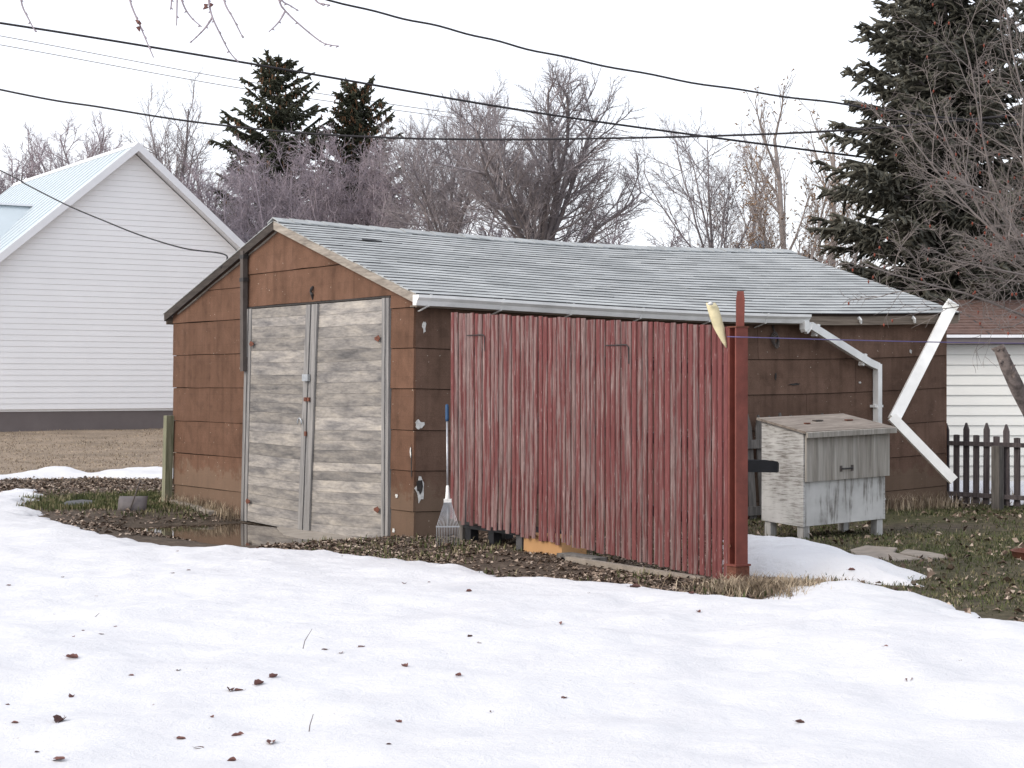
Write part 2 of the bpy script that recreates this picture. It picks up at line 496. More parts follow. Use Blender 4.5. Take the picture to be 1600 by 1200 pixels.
M['apple'] = bark('greyish_apple_bark', (0.20, 0.175, 0.165))
M['lopped'] = plain('rough_lopped_bark', (0.15, 0.125, 0.115), 0.95, var=0.75, scale=22, bumps=0.9, spec=0.1)
M['berry'] = plain('dried_red_fruit', (0.20, 0.045, 0.025), 0.7, var=0.4, scale=30)
M['tanleaf'] = plain('dry_tan_leaf', (0.30, 0.20, 0.13), 0.9, var=0.4, scale=30)
def needles(name, a, b_):
    m, nt, b = new_mat(name)
    v = coords(nt, (1, 1, 1))
    c = ramp(nt, noise(nt, v, 1.4, 4, 0.65), [(0.3, a), (0.7, b_)])
    nt.links.new(c, b.inputs['Base Color']); b.inputs['Roughness'].default_value = 0.85
    b.inputs['Specular IOR Level'].default_value = 0.15
    return m
M['spruce'] = needles('spruce_needles', (0.030, 0.034, 0.022), (0.085, 0.088, 0.060))
M['spruce2'] = needles('dull_spruce_needles', (0.052, 0.053, 0.044), (0.135, 0.132, 0.108))
M['cone'] = plain('spruce_cone', (0.16, 0.085, 0.045), 0.9, var=0.4, scale=10)

def snow_mat():
    m, nt, b = new_mat('old_snow')
    v = coords(nt, (1, 1, 1))
    f = noise(nt, v, 1.6, 5, 0.6)
    c = ramp(nt, f, [(0.3, (0.60, 0.605, 0.63)), (0.6, (0.665, 0.67, 0.69))])
    sp = noise(nt, v, 48, 3, 0.6)
    pat = noise(nt, v, 0.9, 3, 0.5)
    mm = mix(nt, 1.0, ramp(nt, sp, [(0.66, 0.0), (0.74, 1.0)]), ramp(nt, pat, [(0.42, 0.0), (0.6, 0.7)]), 'MULTIPLY')
    c = mix(nt, mm, c, (0.30, 0.24, 0.21))
    nt.links.new(c, b.inputs['Base Color']); b.inputs['Roughness'].default_value = 0.65
    b.inputs['Specular IOR Level'].default_value = 0.3
    g = noise(nt, v, 11, 8, 0.72)
    bump(nt, b, g, 0.55, 0.05)
    return m
M['snow'] = snow_mat()

def ground_mat():
    m, nt, b = new_mat('yard_ground')
    v = coords(nt, (1, 1, 1))
    at = N(nt, 'ShaderNodeAttribute'); at.attribute_name = 'zone'
    sep = N(nt, 'ShaderNodeSeparateColor'); nt.links.new(at.outputs['Color'], sep.inputs[0])
    f1 = noise(nt, v, 7, 6, 0.7); f2 = noise(nt, v, 38, 4, 0.7); f3 = noise(nt, v, 1.3, 4, 0.6)
    dirt = ramp(nt, f1, [(0.3, (0.055, 0.043, 0.035)), (0.55, (0.12, 0.094, 0.074)), (0.75, (0.20, 0.16, 0.126))])
    grass = ramp(nt, f1, [(0.3, (0.035, 0.036, 0.018)), (0.5, (0.072, 0.070, 0.036)), (0.75, (0.14, 0.118, 0.075))])
    straw = ramp(nt, f2, [(0.25, (0.16, 0.122, 0.090)), (0.5, (0.30, 0.238, 0.180)), (0.75, (0.42, 0.35, 0.275))])
    straw = mix(nt, 0.55, straw, ramp(nt, f3, [(0.3, 0.45), (0.62, 1.05)]), 'MULTIPLY')
    mud = ramp(nt, f1, [(0.3, (0.055, 0.043, 0.034)), (0.7, (0.13, 0.105, 0.082))])
    c = mix(nt, sep.outputs[0], dirt, grass)
    c = mix(nt, sep.outputs[1], c, straw)
    c = mix(nt, sep.outputs[2], c, mud)
    c = mix(nt, 0.5, c, ramp(nt, f2, [(0.3, 0.55), (0.7, 1.25)]), 'MULTIPLY')
    nt.links.new(c, b.inputs['Base Color'])
    b.inputs['Roughness'].default_value = 0.95; b.inputs['Specular IOR Level'].default_value = 0.15
    bump(nt, b, f2, 0.8, 0.03)
    return m
M['ground'] = ground_mat()

def leafy(name, stops, scale=9.0):
    """many small leaves: colour changes from place to place at leaf size"""
    m, nt, b = new_mat(name)
    v = coords(nt, (1, 1, 1))
    w = N(nt, 'ShaderNodeTexWhiteNoise', noise_dimensions='3D')
    sn = N(nt, 'ShaderNodeVectorMath', operation='SNAP'); sn.inputs[1].default_value = (1 / scale,) * 3
    nt.links.new(v, sn.inputs[0]); nt.links.new(sn.outputs[0], w.inputs['Vector'])
    c = ramp(nt, w.outputs['Value'], stops)
    nt.links.new(c, b.inputs['Base Color']); b.inputs['Roughness'].default_value = 0.9
    b.inputs['Specular IOR Level'].default_value = 0.15
    return m
M['litter'] = leafy('dead_leaf_litter', [(0.0, (0.06, 0.042, 0.032)), (0.45, (0.15, 0.110, 0.085)), (0.8, (0.30, 0.235, 0.185)), (1.0, (0.48, 0.40, 0.33))], 19)
M['grassblade'] = leafy('winter_grass', [(0.0, (0.045, 0.055, 0.024)), (0.50, (0.085, 0.100, 0.042)), (0.75, (0.145, 0.135, 0.070)), (1.0, (0.25, 0.215, 0.14))], 11)
M['straw'] = leafy('straw_stubble', [(0.0, (0.13, 0.098, 0.07)), (0.6, (0.30, 0.24, 0.17)), (1.0, (0.46, 0.38, 0.28))], 8)
M['leaf_a'] = plain('dark_dead_leaf', (0.085, 0.042, 0.036), 0.85, var=0.45, scale=40)
M['leaf_b'] = plain('red_brown_dead_leaf', (0.15, 0.07, 0.06), 0.85, var=0.4, scale=40)

def water_mat():
    m, nt, b = new_mat('muddy_meltwater')
    b.inputs['Base Color'].default_value = (0.060, 0.044, 0.032, 1)
    b.inputs['Roughness'].default_value = 0.03
    b.inputs['IOR'].default_value = 1.33
    b.inputs['Specular IOR Level'].default_value = 0.9
    v = coords(nt, (1, 1, 1))
    bump(nt, b, noise(nt, v, 3.0, 3, 0.5), 0.03, 0.02)
    return m
M['water'] = water_mat()

# ------------------------------------------------------------------ garage frame of reference
GA = Vector((-0.98, 17.4, 0.0))
V2 = Vector((math.cos(ANG), math.sin(ANG), 0))        # along the long wall
U2 = Vector((-math.sin(ANG), math.cos(ANG), 0))       # along the gable wall
GW, GL = 5.83, 7.914
ZR, SL = 3.43, 0.313

def sag(t):
    q = min(max(t / GL, 0.0), 1.0)
    return -0.080 * math.sin(math.pi * q ** 1.15)

def gp(s, t, z):
    return GA + U2 * s + V2 * t + Vector((0, 0, z + sag(t)))

def roofz(s):
    return ZR - SL * abs(s - GW / 2)

def gs(x):
    """photo column -> s on the gable wall"""
    return (-0.98 * F - (x - 800) * 17.4) / (U2.x * -F + (x - 800) * U2.y) if False else (-0.98 * F - (x - 800) * 17.4) / (-U2.x * F + (x - 800) * U2.y)

def gt(x):
    """photo column -> t on the long wall"""
    k = (x - 800) / F
    return (k * 17.4 + 0.98) / (V2.x - k * V2.y)

# ------------------------------------------------------------------ ground
def gz(x, y):
    """ground height"""
    x = np.asarray(x, float); y = np.asarray(y, float)
    z = 0.45 * sstep(27, 42, y)
    c = np.array([-2.95, 18.95])
    dx = x - c[0]; dy = y - c[1]
    a = dx * U2.x + dy * U2.y; b = dx * V2.x + dy * V2.y
    bowl = np.exp(-((a / 1.75) ** 4) - ((b / 1.05) ** 4))
    z = z - 0.15 * bowl
    z = z + 0.030 * fbm(x * 0.9, y * 0.9, 3, 4) + 0.012 * fbm(x * 5, y * 5, 5, 2)
    return z

def gz1(x, y):
    return float(gz(np.array([x]), np.array([y]))[0])

def grid(xs, ys):
    X, Y = np.meshgrid(xs, ys)
    nx, ny = len(xs), len(ys)
    i = np.arange(nx * ny).reshape(ny, nx)
    Fq = np.stack([i[:-1, :-1], i[:-1, 1:], i[1:, 1:], i[1:, :-1]], axis=-1).reshape(-1, 4)
    return X.ravel(), Y.ravel(), Fq

gx = np.concatenate([np.linspace(-400, -30, 12), np.linspace(-28, -9.2, 24), np.arange(-9, 9.01, 0.14), np.linspace(9.5, 30, 24), np.linspace(40, 400, 12)])
gy = np.concatenate([np.linspace(-60, 3, 12), np.arange(4, 32.01, 0.14), np.linspace(33, 60, 30), np.linspace(70, 700, 20)])
X, Y, Fq = grid(gx, gy)
Z = gz(X, Y)
me = mesh_np('ground', np.stack([X, Y, Z], 1), Fq, 4, True)
grass = sstep(2.3, 3.6, X) * sstep(9, 10, Y) * (1 - sstep(24, 27, Y))
grass = np.maximum(grass, np.exp(-(((X + 4.9) / 1.0) ** 4) - (((Y - 22.6) / 1.4) ** 4)))
grass = np.clip(grass * (0.75 + 0.9 * fbm(X * 0.8, Y * 0.8, 21)), 0, 1)
straw_z = sstep(27.5, 29.5, Y + 2.0 * fbm(X * 0.3, Y * 0.3, 33))
mudc = np.exp(-(((X + 3.2) / 2.3) ** 4) - (((Y - 19.4) / 2.2) ** 4))
col = np.stack([grass, straw_z, np.clip(mudc * (1 - straw_z), 0, 1), np.ones_like(X)], 1).astype(np.float32)
at = me.color_attributes.new('zone', 'FLOAT_COLOR', 'POINT')
at.data.foreach_set('color', col.ravel())
ground = tag(link('ground', me, M['ground']), 'bare winter yard soil with patches of grass and straw', 'ground', kind='structure')

# puddle: a level sheet of water lying in the hollow before the doors
xs = np.arange(-6.0, 0.3, 0.08); ys = np.arange(16.6, 22.0, 0.08)
X, Y, Fq = grid(xs, ys)
WZ = -0.088
keepv = gz(X, Y) < WZ + 0.03
inside = ((X - GA.x) * V2.x + (Y - GA.y) * V2.y) < -0.02
keepv &= inside
Fk = Fq[keepv[Fq].all(axis=1)]
me = mesh_np('puddle', np.stack([X, Y, np.full_like(X, WZ)], 1), Fk, 4, True)
tag(link('puddle', me, M['water']), 'shallow muddy meltwater puddle in front of the garage doors', 'puddle', kind='structure')

# ------------------------------------------------------------------ snow
def poly_sd(x, y, P):
    """signed distance to polygon, inside positive"""
    P = np.asarray(P, float)
    d = np.full(x.shape, 1e9); ins = np.zeros(x.shape, bool)
    n = len(P)
    for i in range(n):
        a = P[i]; b = P[(i + 1) % n]
        ex, ey = b - a
        wx = x - a[0]; wy = y - a[1]
        t = np.clip((wx * ex + wy * ey) / (ex * ex + ey * ey + 1e-12), 0, 1)
        d = np.minimum(d, np.hypot(wx - ex * t, wy - ey * t))
        c = ((a[1] <= y) & (b[1] > y)) | ((b[1] <= y) & (a[1] > y))
        if ey != 0:
            ins ^= c & (x < a[0] + (y - a[1]) / ey * ex)
    return np.where(ins, d, -d)

def snow_patch(name, outline, xs, ys, thick, soft, rough, label, crest=None):
    X, Y, Fq = grid(xs, ys)
    sd = poly_sd(X, Y, outline) + rough * fbm(X * 2.2, Y * 1.1, 41, 4) + rough * 0.4 * fbm(X * 9, Y * 5, 43, 2)
    g = gz(X, Y)
    prof = 1 - np.exp(-np.maximum(sd, 0) / soft)
    T = thick * (1 + 0.35 * fbm(X * 0.6, Y * 0.6, 51, 3))
    if crest is not None:
        T = T * crest(X, Y)
    z = g + T * prof - 0.0
    amp = np.clip(prof, 0, 1)
    z += amp * (0.050 * fbm(X * 0.9, Y * 0.9, 61, 3) + 0.040 * fbm(X * 2.4, Y * 2.4, 67, 3) + 0.011 * fbm(X * 9, Y * 9, 71, 2))
    z = np.where(sd < 0, g - 0.02 + np.maximum(sd, -0.1) * 0.5, z)
    keep = sd > -0.12
    Fk = Fq[keep[Fq].any(axis=1)]
    used = np.zeros(len(X), bool); used[Fk.ravel()] = True
    idx = np.cumsum(used) - 1
    me = mesh_np(name, np.stack([X, Y, z], 1)[used], idx[Fk], 4, True)
    o = tag(link(name, me, M['snow']), label, 'snow', kind='structure')
    return o

main_px = [(-600, 766), (0, 768), (25, 764), (42, 761), (80, 759), (62, 768), (49, 781), (60, 798), (88, 811), (120, 818), (173, 829),
           (229, 841), (267, 846), (320, 851), (380, 853), (430, 853), (480, 854), (540, 858), (600, 863), (650, 868), (700, 875),
           (760, 882), (800, 893), (850, 904), (900, 908), (950, 914), (1000, 915), (1050, 922), (1100, 922), (1150, 930), (1195, 934),
           (1215, 928), (1240, 918), (1290, 911), (1340, 911), (1400, 918), (1450, 926), (1480, 931), (1520, 946), (1560, 958),
           (1600, 966), (1750, 985), (2300, 1030)]
out = [tuple(pxg(x, y, 0.045 + 0.035 * max(0, 1 - abs(x - 330) / 330)).xy) for x, y in main_px]
out += [(9.5, 2), (9.5, -9), (-16, -9), (-16, 20)]
sx_ = np.concatenate([np.arange(-16, -8, 0.2), np.arange(-8, 8, 0.055), np.arange(8, 9.6, 0.2)])
sy_ = np.concatenate([np.arange(-9, 5.5, 0.25), np.arange(5.5, 11, 0.05), np.arange(11, 26, 0.045)])
snow_patch('snow_field', out, sx_, sy_, 0.085, 0.24, 0.26, 'broad white snow field covering the foreground yard')

back_px = [(1120, 850), (1155, 838), (1190, 840), (1240, 849), (1290, 854), (1340, 868), (1385, 884), (1420, 897), (1462, 902), (1425, 906), (1455, 916),
           (1390, 913), (1300, 909), (1250, 906), (1200, 903), (1158, 899), (1130, 893)]
out2 = [tuple(pxg(x, y, 0.0).xy) for x, y in back_px]
snow_patch('snow_bank', out2, np.arange(1.0, 5.2, 0.035), np.arange(12.4, 18.2, 0.035), 0.20, 0.22, 0.07,
           'low snow bank behind the red post below the wooden bin',
           crest=lambda X, Y: (1 - 0.75 * sstep(2.0, 3.9, X)) * (1 - 0.6 * sstep(14.6, 17.0, Y)))

strip_px = [(-700, 752), (0, 751), (100, 748.5), (221, 749), (330, 748), (330, 740), (256, 739.5), (213, 737), (187, 741), (144, 745), (117, 739),
            (61, 738.5), (45, 744), (0, 748), (-700, 747)]
out3 = [tuple(pxg(x, y, 0.0).xy) for x, y in strip_px]
snow_patch('snow_strip', out3, np.arange(-13, -4.4, 0.07), np.arange(26.5, 32, 0.07), 0.07, 0.12, 0.10,
           'thin strip of snow between the leaf litter and the straw lot')
out4 = [(5.2, 23.2), (6.3, 21.9), (9.5, 20.5), (12, 22), (12, 26.9), (5, 26.9)]
snow_patch('snow_drift', out4, np.arange(4.6, 12.2, 0.12), np.arange(20, 27.4, 0.12), 0.08, 0.2, 0.15,
           'snow lying behind the picket fence before the white garage')
SNOW_Z = 0.085

# ------------------------------------------------------------------ brown garage
garage = thing('garage', GA, 'old brown garage with grey shingle roof and double plank doors', 'garage')

def gext(mb, poly, t0, t1, nseg=1, mi=0, face_mi=None):
    """polygon in (s,z) swept along t with the building's sag"""
    n = len(poly); V = []; fs = []
    for k in range(nseg + 1):
        t = t0 + (t1 - t0) * k / nseg
        V += [gp(s, t, z) for s, z in poly]
    for k in range(nseg):
        for i in range(n):
            j = (i + 1) % n
            fs.append((k * n + i, (k + 1) * n + i, (k + 1) * n + j, k * n + j))
    fs.append(tuple(range(n))); fs.append(tuple(nseg * n + i for i in range(n - 1, -1, -1)))
    b0 = len(mb.f)
    mb.add(V, fs, mi)
    if face_mi:
        for k in range(nseg):
            for i, q in face_mi.items():
                mb.mi[b0 + k * n + i] = q

def clip(poly, a, b, c):
    """keep a*s+b*z<=c"""
    out = []
    for i in range(len(poly)):
        p, q = poly[i], poly[(i + 1) % len(poly)]
        dp = a * p[0] + b * p[1] - c; dq = a * q[0] + b * q[1] - c
        if dp <= 0: out.append(p)
        if (dp < 0 < dq) or (dq < 0 < dp):
            k = dp / (dp - dq)
            out.append((p[0] + (q[0] - p[0]) * k, p[1] + (q[1] - p[1]) * k))
    return out

def under_roof(poly, drop):
    h = GW / 2
    poly = clip(poly, SL, 1, ZR + SL * h - drop) if True else poly
    poly = clip(poly, -SL, 1, ZR - SL * h - drop)
    return poly

D0, D1, DTOP = 0.50, 3.66, 2.43             # door opening on the gable
# carcass: gable walls, side walls
mb = MB()
for poly in ([(D1, -0.12), (GW - 0.02, -0.12), (GW - 0.02, 3), (D1, 3)], [(0.02, -0.12), (D0, -0.12), (D0, 3), (0.02, 3)], [(D0, DTOP), (D1, DTOP), (D1, 4), (D0, 4)]):
    gext(mb, under_roof(poly, 0.10), 0.01, 0.10)
gext(mb, under_roof([(0.02, -0.12), (GW - 0.02, -0.12), (GW - 0.02, 4), (0.02, 4)], 0.10), GL - 0.1, GL - 0.01)
gext(mb, [(0.01, -0.15), (0.10, -0.15), (0.10, roofz(0.1) - 0.09), (0.01, roofz(0) - 0.09)], 0.10, GL - 0.1, 16)
gext(mb, [(GW - 0.10, -0.15), (GW - 0.01, -0.15), (GW - 0.01, roofz(GW) - 0.09), (GW - 0.10, roofz(GW - .1) - 0.09)], 0.10, GL - 0.1, 16)
mb.build('wall', M['core'], garage)
mb = MB(); gext(mb, [(0.1, -0.16), (GW - 0.1, -0.16), (GW - 0.1, -0.10), (0.1, -0.10)], 0.1, GL - 0.1, 8)
mb.build('floor', M['concrete'], garage)

BANDS = [-0.10, 0.26, 0.67, 1.08, 1.50, 1.91, 2.32, 2.70, 3.10, 3.50]
def sheet(poly, t0, t1, lean=0.0):
    mb = MB()
    # sheet laps the one below: its lower edge stands proud
    zs = [p[1] for p in poly]; z0, z1 = min(zs), max(zs)
    V0 = []; V1 = []
    for s, z in poly:
        k = 1 - (z - z0) / max(z1 - z0, 1e-6)
        j = random.uniform(-0.002, 0.003)
        V0.append(gp(s, t0 - 0.010 * k + j - 0.0, z)); V1.append(gp(s, t1, z))
    n = len(poly)
    fs = [tuple(range(n)), tuple(range(2 * n - 1, n - 1, -1))] + [(i, n + i, n + (i + 1) % n, (i + 1) % n) for i in range(n)]
    mb.add(V0 + V1, fs)
    mb.build('siding_sheet', M['siding'], garage)

def dens(poly):
    """extra points along long edges so edges can be a little ragged"""
    out = []
    for i in range(len(poly)):
        a, b = poly[i], poly[(i + 1) % len(poly)]
        n = max(1, int(math.hypot(a[0] - b[0], a[1] - b[1]) / 0.35))
        for k in range(n):
            q = k / n
            out.append((a[0] + (b[0] - a[0]) * q, a[1] + (b[1] - a[1]) * q + (random.uniform(-0.004, 0.004) if k else 0)))
    return out

for i in range(len(BANDS) - 1):
    z0, z1 = BANDS[i] + 0.006, BANDS[i + 1] - 0.001
    # left of the doors
    p = under_roof([(D1 + 0.08, z0), (GW + 0.012, z0), (GW + 0.012, z1), (D1 + 0.08, z1)], 0.075)
    if len(p) > 2: sheet(dens(p), -0.016, 0.008)
    p = under_roof([(-0.012, z0), (D0 - 0.07, z0), (D0 - 0.07, z1), (-0.012, z1)], 0.075)
    if len(p) > 2 and i < 7: sheet(dens(p), -0.016, 0.008)
for z0, z1 in ((DTOP + 0.03, 2.835), (2.842, 3.50)):
    p = under_roof([(0.25 if z0 < 2.6 else -0.1, z0), (D1 + 0.075, z0), (D1 + 0.075, z1), (0.25 if z0 < 2.6 else -0.1, z1)], 0.075)
    sheet(dens(p), -0.018, 0.008)

# long wall: each band in a few lengths
joints = {}
for i in range(len(BANDS) - 1):
    z0, z1 = BANDS[i] + 0.006, min(BANDS[i + 1] - 0.001, roofz(0) - 0.10)
    if z1 - z0 < 0.03: continue
    cuts = [0.0] + sorted([random.uniform(1.2, 3.2), random.uniform(4.4, 6.4)]) + [GL]
    for a, b in zip(cuts[:-1], cuts[1:]):
        mb = MB()
        j = random.uniform(-0.002, 0.002)
        gext(mb, [(-0.017 + j, z0), (0.008, z0), (0.008, z1), (-0.006 + j, z1)], a + 0.003, b - 0.003, max(2, int((b - a) / 0.4)))
        mb.build('siding_sheet', M['siding_grey'], garage)
# far gable and hidden long wall: plain sheets
for i in range(6):
    z0, z1 = BANDS[i] + 0.006, min(BANDS[i + 1] - 0.001, roofz(GW) - 0.10)
    mb = MB(); gext(mb, [(GW - 0.008, z0), (GW + 0.017, z0), (GW + 0.006, z1), (GW - 0.008, z1)], 0, GL, 16)
    mb.build('siding_sheet', M['siding'], garage)
mb = MB(); gext(mb, under_roof([(-0.01, -0.1), (GW + 0.01, -0.1), (GW + 0.01, 4), (-0.01, 4)], 0.08), GL - 0.008, GL + 0.012)
mb.build('siding_sheet', M['siding'], garage)

# torn spots in the siding (white backing paper and dark board showing)
def blob(center_fn, w, h, mat_, name, seed, thick=0.004):
    r = random.Random(seed); n = 14; pts = []
    for k in range(n):
        a = 2 * math.pi * k / n; q = r.uniform(0.55, 1.15)
        pts.append((math.cos(a) * w / 2 * q, math.sin(a) * h / 2 * q))
    mb = MB(); V = [center_fn(a, b, 0) for a, b in pts] + [center_fn(a, b, thick) for a, b in pts]
    mb.add(V, [tuple(range(n)), tuple(range(2 * n - 1, n - 1, -1))] + [(i, (i + 1) % n, n + (i + 1) % n, n + i) for i in range(n)])
    o = mb.build(name, mat_, garage)
    return o
def on_long(t, z):
    return lambda a, b, k: gp(-0.0185 - k, t + a, z + b)
def on_gable(s, z):
    return lambda a, b, k: gp(s + a, -0.0285 - k, z + b)
blob(on_long(0.10, 2.13), 0.05, 0.13, M['tornpaper'], 'torn_patch', 1)
blob(on_long(0.045, 1.14), 0.11, 0.11, M['tornpaper'], 'torn_patch', 2)
blob(on_long(0.05, 0.50), 0.12, 0.27, M['tornpaper'], 'torn_patch', 3)
blob(on_long(0.055, 0.52), 0.085, 0.20, M['torndark'], 'torn_hole', 4, 0.007)
blob(on_gable(0.03, 0.86), 0.025, 0.10, M['tornpaper'], 'torn_patch', 5)
blob(on_gable(0.015, 0.75), 0.02, 0.35, M['torndark'], 'torn_hole', 15, 0.003)
blob(on_gable(0.30, 0.41), 0.05, 0.05, M['tornpaper'], 'torn_patch', 6)
blob(on_gable(0.36, 0.05), 0.06, 0.06, M['tornpaper'], 'torn_patch', 7)
blob(on_gable(D1 + 0.10, 0.22), 0.07, 0.40, M['torndark'], 'torn_hole', 8)
blob(on_long(6.35, 1.62), 0.05, 0.03, M['tornpaper'], 'torn_patch', 9)
blob(on_long(7.25, 1.98), 0.05, 0.05, M['tornpaper'], 'torn_patch', 10)
blob(on_long(7.45, 1.75), 0.05, 0.05, M['tornpaper'], 'torn_patch', 11)
blob(on_long(4.95, 1.72), 0.03, 0.11, M['torndark'], 'torn_hole', 12)
blob(on_long(5.25, 1.62), 0.22, 0.03, M['torndark'], 'torn_hole', 13)

# roof deck, barge boards, shingles
OV, OG = 0.14, 0.085
roof = MB()
h = GW / 2
gext(roof, [(-OV, roofz(-OV) - 0.05), (h, ZR - 0.05), (GW + OV, roofz(GW + OV) - 0.05), (GW + OV, roofz(GW + OV) - 0.02), (h, ZR - 0.02), (-OV, roofz(-OV) - 0.02)], -OG + 0.02, GL + OG, 20)
roof_o = roof.build('roof', M['core'], garage)
# the rake boards at the front and the back gable
def rake(s0, s1, t0, t1, mat_, drop=0.115):
    mb = MB()
    n = 6; pts = [s0 + (s1 - s0) * k / n for k in range(n + 1)]
    poly = [(s, roofz(s) - 0.012) for s in pts] + [(s, roofz(s) - drop) for s in reversed(pts)]
    gext(mb, poly, t0, t1)
    return mb.build('rake_board', mat_, garage)
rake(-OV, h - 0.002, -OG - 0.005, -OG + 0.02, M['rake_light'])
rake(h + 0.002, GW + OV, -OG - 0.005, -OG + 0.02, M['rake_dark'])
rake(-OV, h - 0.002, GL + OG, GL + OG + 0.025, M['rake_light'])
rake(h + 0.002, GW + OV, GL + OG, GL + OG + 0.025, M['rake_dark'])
# pale cut edge of siding below the left rake
mb = MB()
pts = [h + 0.05 + k * (h - 0.2) / 8 for k in range(9)]
gext(mb, [(s, roofz(s) - 0.112) for s in pts] + [(s, roofz(s) - 0.126 - random.uniform(0, 0.012)) for s in reversed(pts)], -0.034, -0.01)
mb.build('siding_edge', M['rake_light'], garage)
# eave boards
for s0, s1 in ((-OV, -OV + 0.024), (GW + OV - 0.024, GW + OV)):
    mb = MB(); zt = roofz(-OV) - 0.052
    gext(mb, [(s0, zt - 0.105), (s1, zt - 0.105), (s1, zt), (s0, zt)], -OG + 0.022, GL + OG - 0.002, 20)
    mb.build('eave_board', M['eave_board'], garage)
mb = MB(); gext(mb, [(-OV + 0.026, roofz(-OV) - 0.15), (0.0, roofz(-OV) - 0.15), (0.0, roofz(-OV) - 0.135), (-OV + 0.026, roofz(-OV) - 0.135)], -OG + 0.03, GL + OG - 0.01, 16)
mb.build('soffit', M['eave_board'], garage)

cosr = 1 / math.sqrt(1 + SL * SL)
slope_len = (h + OV + 0.02) / cosr
NROW = 25
expo = slope_len / NROW
def shingle(row, t0, t1, lift=0.0, side=1):
    a0 = row * expo - 0.012; a1 = min((row + 1) * expo + 0.03, slope_len - 0.01)      # along the slope from the eave
    def sz(a, up):
        s = -OV - 0.02 + a * cosr
        return (s if side > 0 else GW - s, roofz(s) - 0.02 + up)
    poly = [sz(a0, 0.004), sz(a1, 0.000), sz(a1, 0.004), sz(a0, 0.0145 + lift)]
    if side < 0: poly = poly[::-1]
    mb = MB()
    n = 4
    ns = max(1, int((t1 - t0) / 0.45))
    gext(mb, poly, t0, t1, ns, 0, {3: 1} if side > 0 else None)
    mb.build('shingle', [M['shingle'], M['asphalt_edge']], roof_o)
LSH = 0.94
for row in range(NROW):
    off = (row % 3) * LSH / 3 + random.uniform(-0.03, 0.03)
    t = -OG - 0.012 - (LSH - off if off > 0.1 else 0)
    while t < GL + OG + 0.01:
        a = max(t, -OG - 0.012 + random.uniform(-0.012, 0.006)); b = min(t + LSH - 0.005, GL + OG + 0.028 + random.uniform(-0.012, 0.006))
        if b - a > 0.08:
            shingle(row, a, b, random.choice([0, 0, 0, 0.001, 0.002, 0.004]))
        t += LSH
# far slope, out of sight: courses as long strips
for row in range(NROW):
    shingle(row, -OG - 0.01, GL + OG + 0.02, 0, -1)
# ridge caps
nc = 38
for k in range(nc):
    t0 = -OG - 0.015 + (GL + 2 * OG) * k / nc; t1 = t0 + 0.30
    if t1 > GL + OG + 0.04: t1 = GL + OG + 0.04
    w = 0.135; up0 = 0.012 + random.uniform(0, 0.006)
    mb = MB(); V = []
    for t, up in ((t0, up0 + 0.010), (t1, up0 - 0.002)):
        V += [gp(h - w, t, roofz(h - w) + up - 0.012), gp(h, t, ZR + up), gp(h + w, t, roofz(h + w) + up - 0.012),
              gp(h + w, t, roofz(h + w) + up - 0.024), gp(h, t, ZR + up - 0.012), gp(h - w, t, roofz(h - w) + up - 0.024)]
    mb.add(V, [(i, 6 + i, 6 + (i + 1) % 6, (i + 1) % 6) for i in range(6)] + [(0, 1, 4, 5), (1, 2, 3, 4), (11, 10, 7, 6), (10, 9, 8, 7)])
    mb.build('ridge_cap', M['shingle'], roof_o)
# a lifted dark tab near the front of the ridge
for (ax, ay) in ((0.62, 2.12),):
    mb = MB(); s = ay
    V = [gp(s, ax, roofz(s) + 0.006), gp(s, ax + 0.26, roofz(s) + 0.006), gp(s + 0.045, ax + 0.10, roofz(s + 0.045) + 0.010), gp(s + 0.045, ax + 0.02, roofz(s + 0.045) + 0.010)]
    V += [p + Vector((0, 0, 0.008)) for p in V]
    mb.hexa(V); mb.build('lifted_tab', M['asphalt_edge'], roof_o)

# gutter along the near eave
def sg(a):      # gutter cross section (s outward negative, z)
    z0 = roofz(-OV) - 0.035
    return [(-OV - 0.003, z0), (-OV - 0.003, z0 - 0.105), (-OV - 0.065, z0 - 0.105), (-OV - 0.085, z0 - 0.06), (-OV - 0.115, z0 - 0.03), (-OV - 0.115, z0),
            (-OV - 0.105, z0), (-OV - 0.105, z0 - 0.025), (-OV - 0.078, z0 - 0.055), (-OV - 0.06, z0 - 0.097), (-OV - 0.011, z0 - 0.097), (-OV - 0.011, z0)]
GT1 = gt(1253) - 0.10
mb = MB(); gext(mb, sg(0), -OG - 0.02, GT1, 16)
for tt in (-OG - 0.026, GT1):
    gext(mb, sg(0)[:6], tt, tt + 0.006)
gut = mb.build('gutter', M['white_alu'], garage)
z0 = roofz(-OV) - 0.035
for tt in (0.02, 0.90, 1.80, 2.75, 3.75, 4.6):
    mb = MB()
    gext(mb, [(-OV - 0.119, z0 + 0.004), (-OV - 0.119, z0 - 0.032), (-OV - 0.089, z0 - 0.063), (-OV - 0.069, z0 - 0.109), (-OV - 0.0, z0 - 0.109),
              (-OV, z0 - 0.106), (-OV - 0.066, z0 - 0.106), (-OV - 0.086, z0 - 0.061), (-OV - 0.116, z0 - 0.031), (-OV - 0.116, z0 + 0.004)], tt, tt + 0.03)
    gext(mb, [(-OV - 0.07, z0 - 0.112), (-0.02, z0 - 0.16), (-0.02, z0 - 0.15), (-OV - 0.07, z0 - 0.104)], tt + 0.005, tt + 0.025)
    mb.build('gutter_bracket', M['white_alu'], gut)
for x in (1332, 1416):
    t = gt(x) - 0.05; mb = MB()
    mb.rtube([gp(-OV - 0.004, t, z0 - 0.03), gp(-OV - 0.03, t + 0.01, z0 - 0.06), gp(-OV - 0.012, t + 0.03, z0 - 0.10)], 0.035, 0.02, V2)
    mb.build('gutter_clip', M['white_alu'], garage)
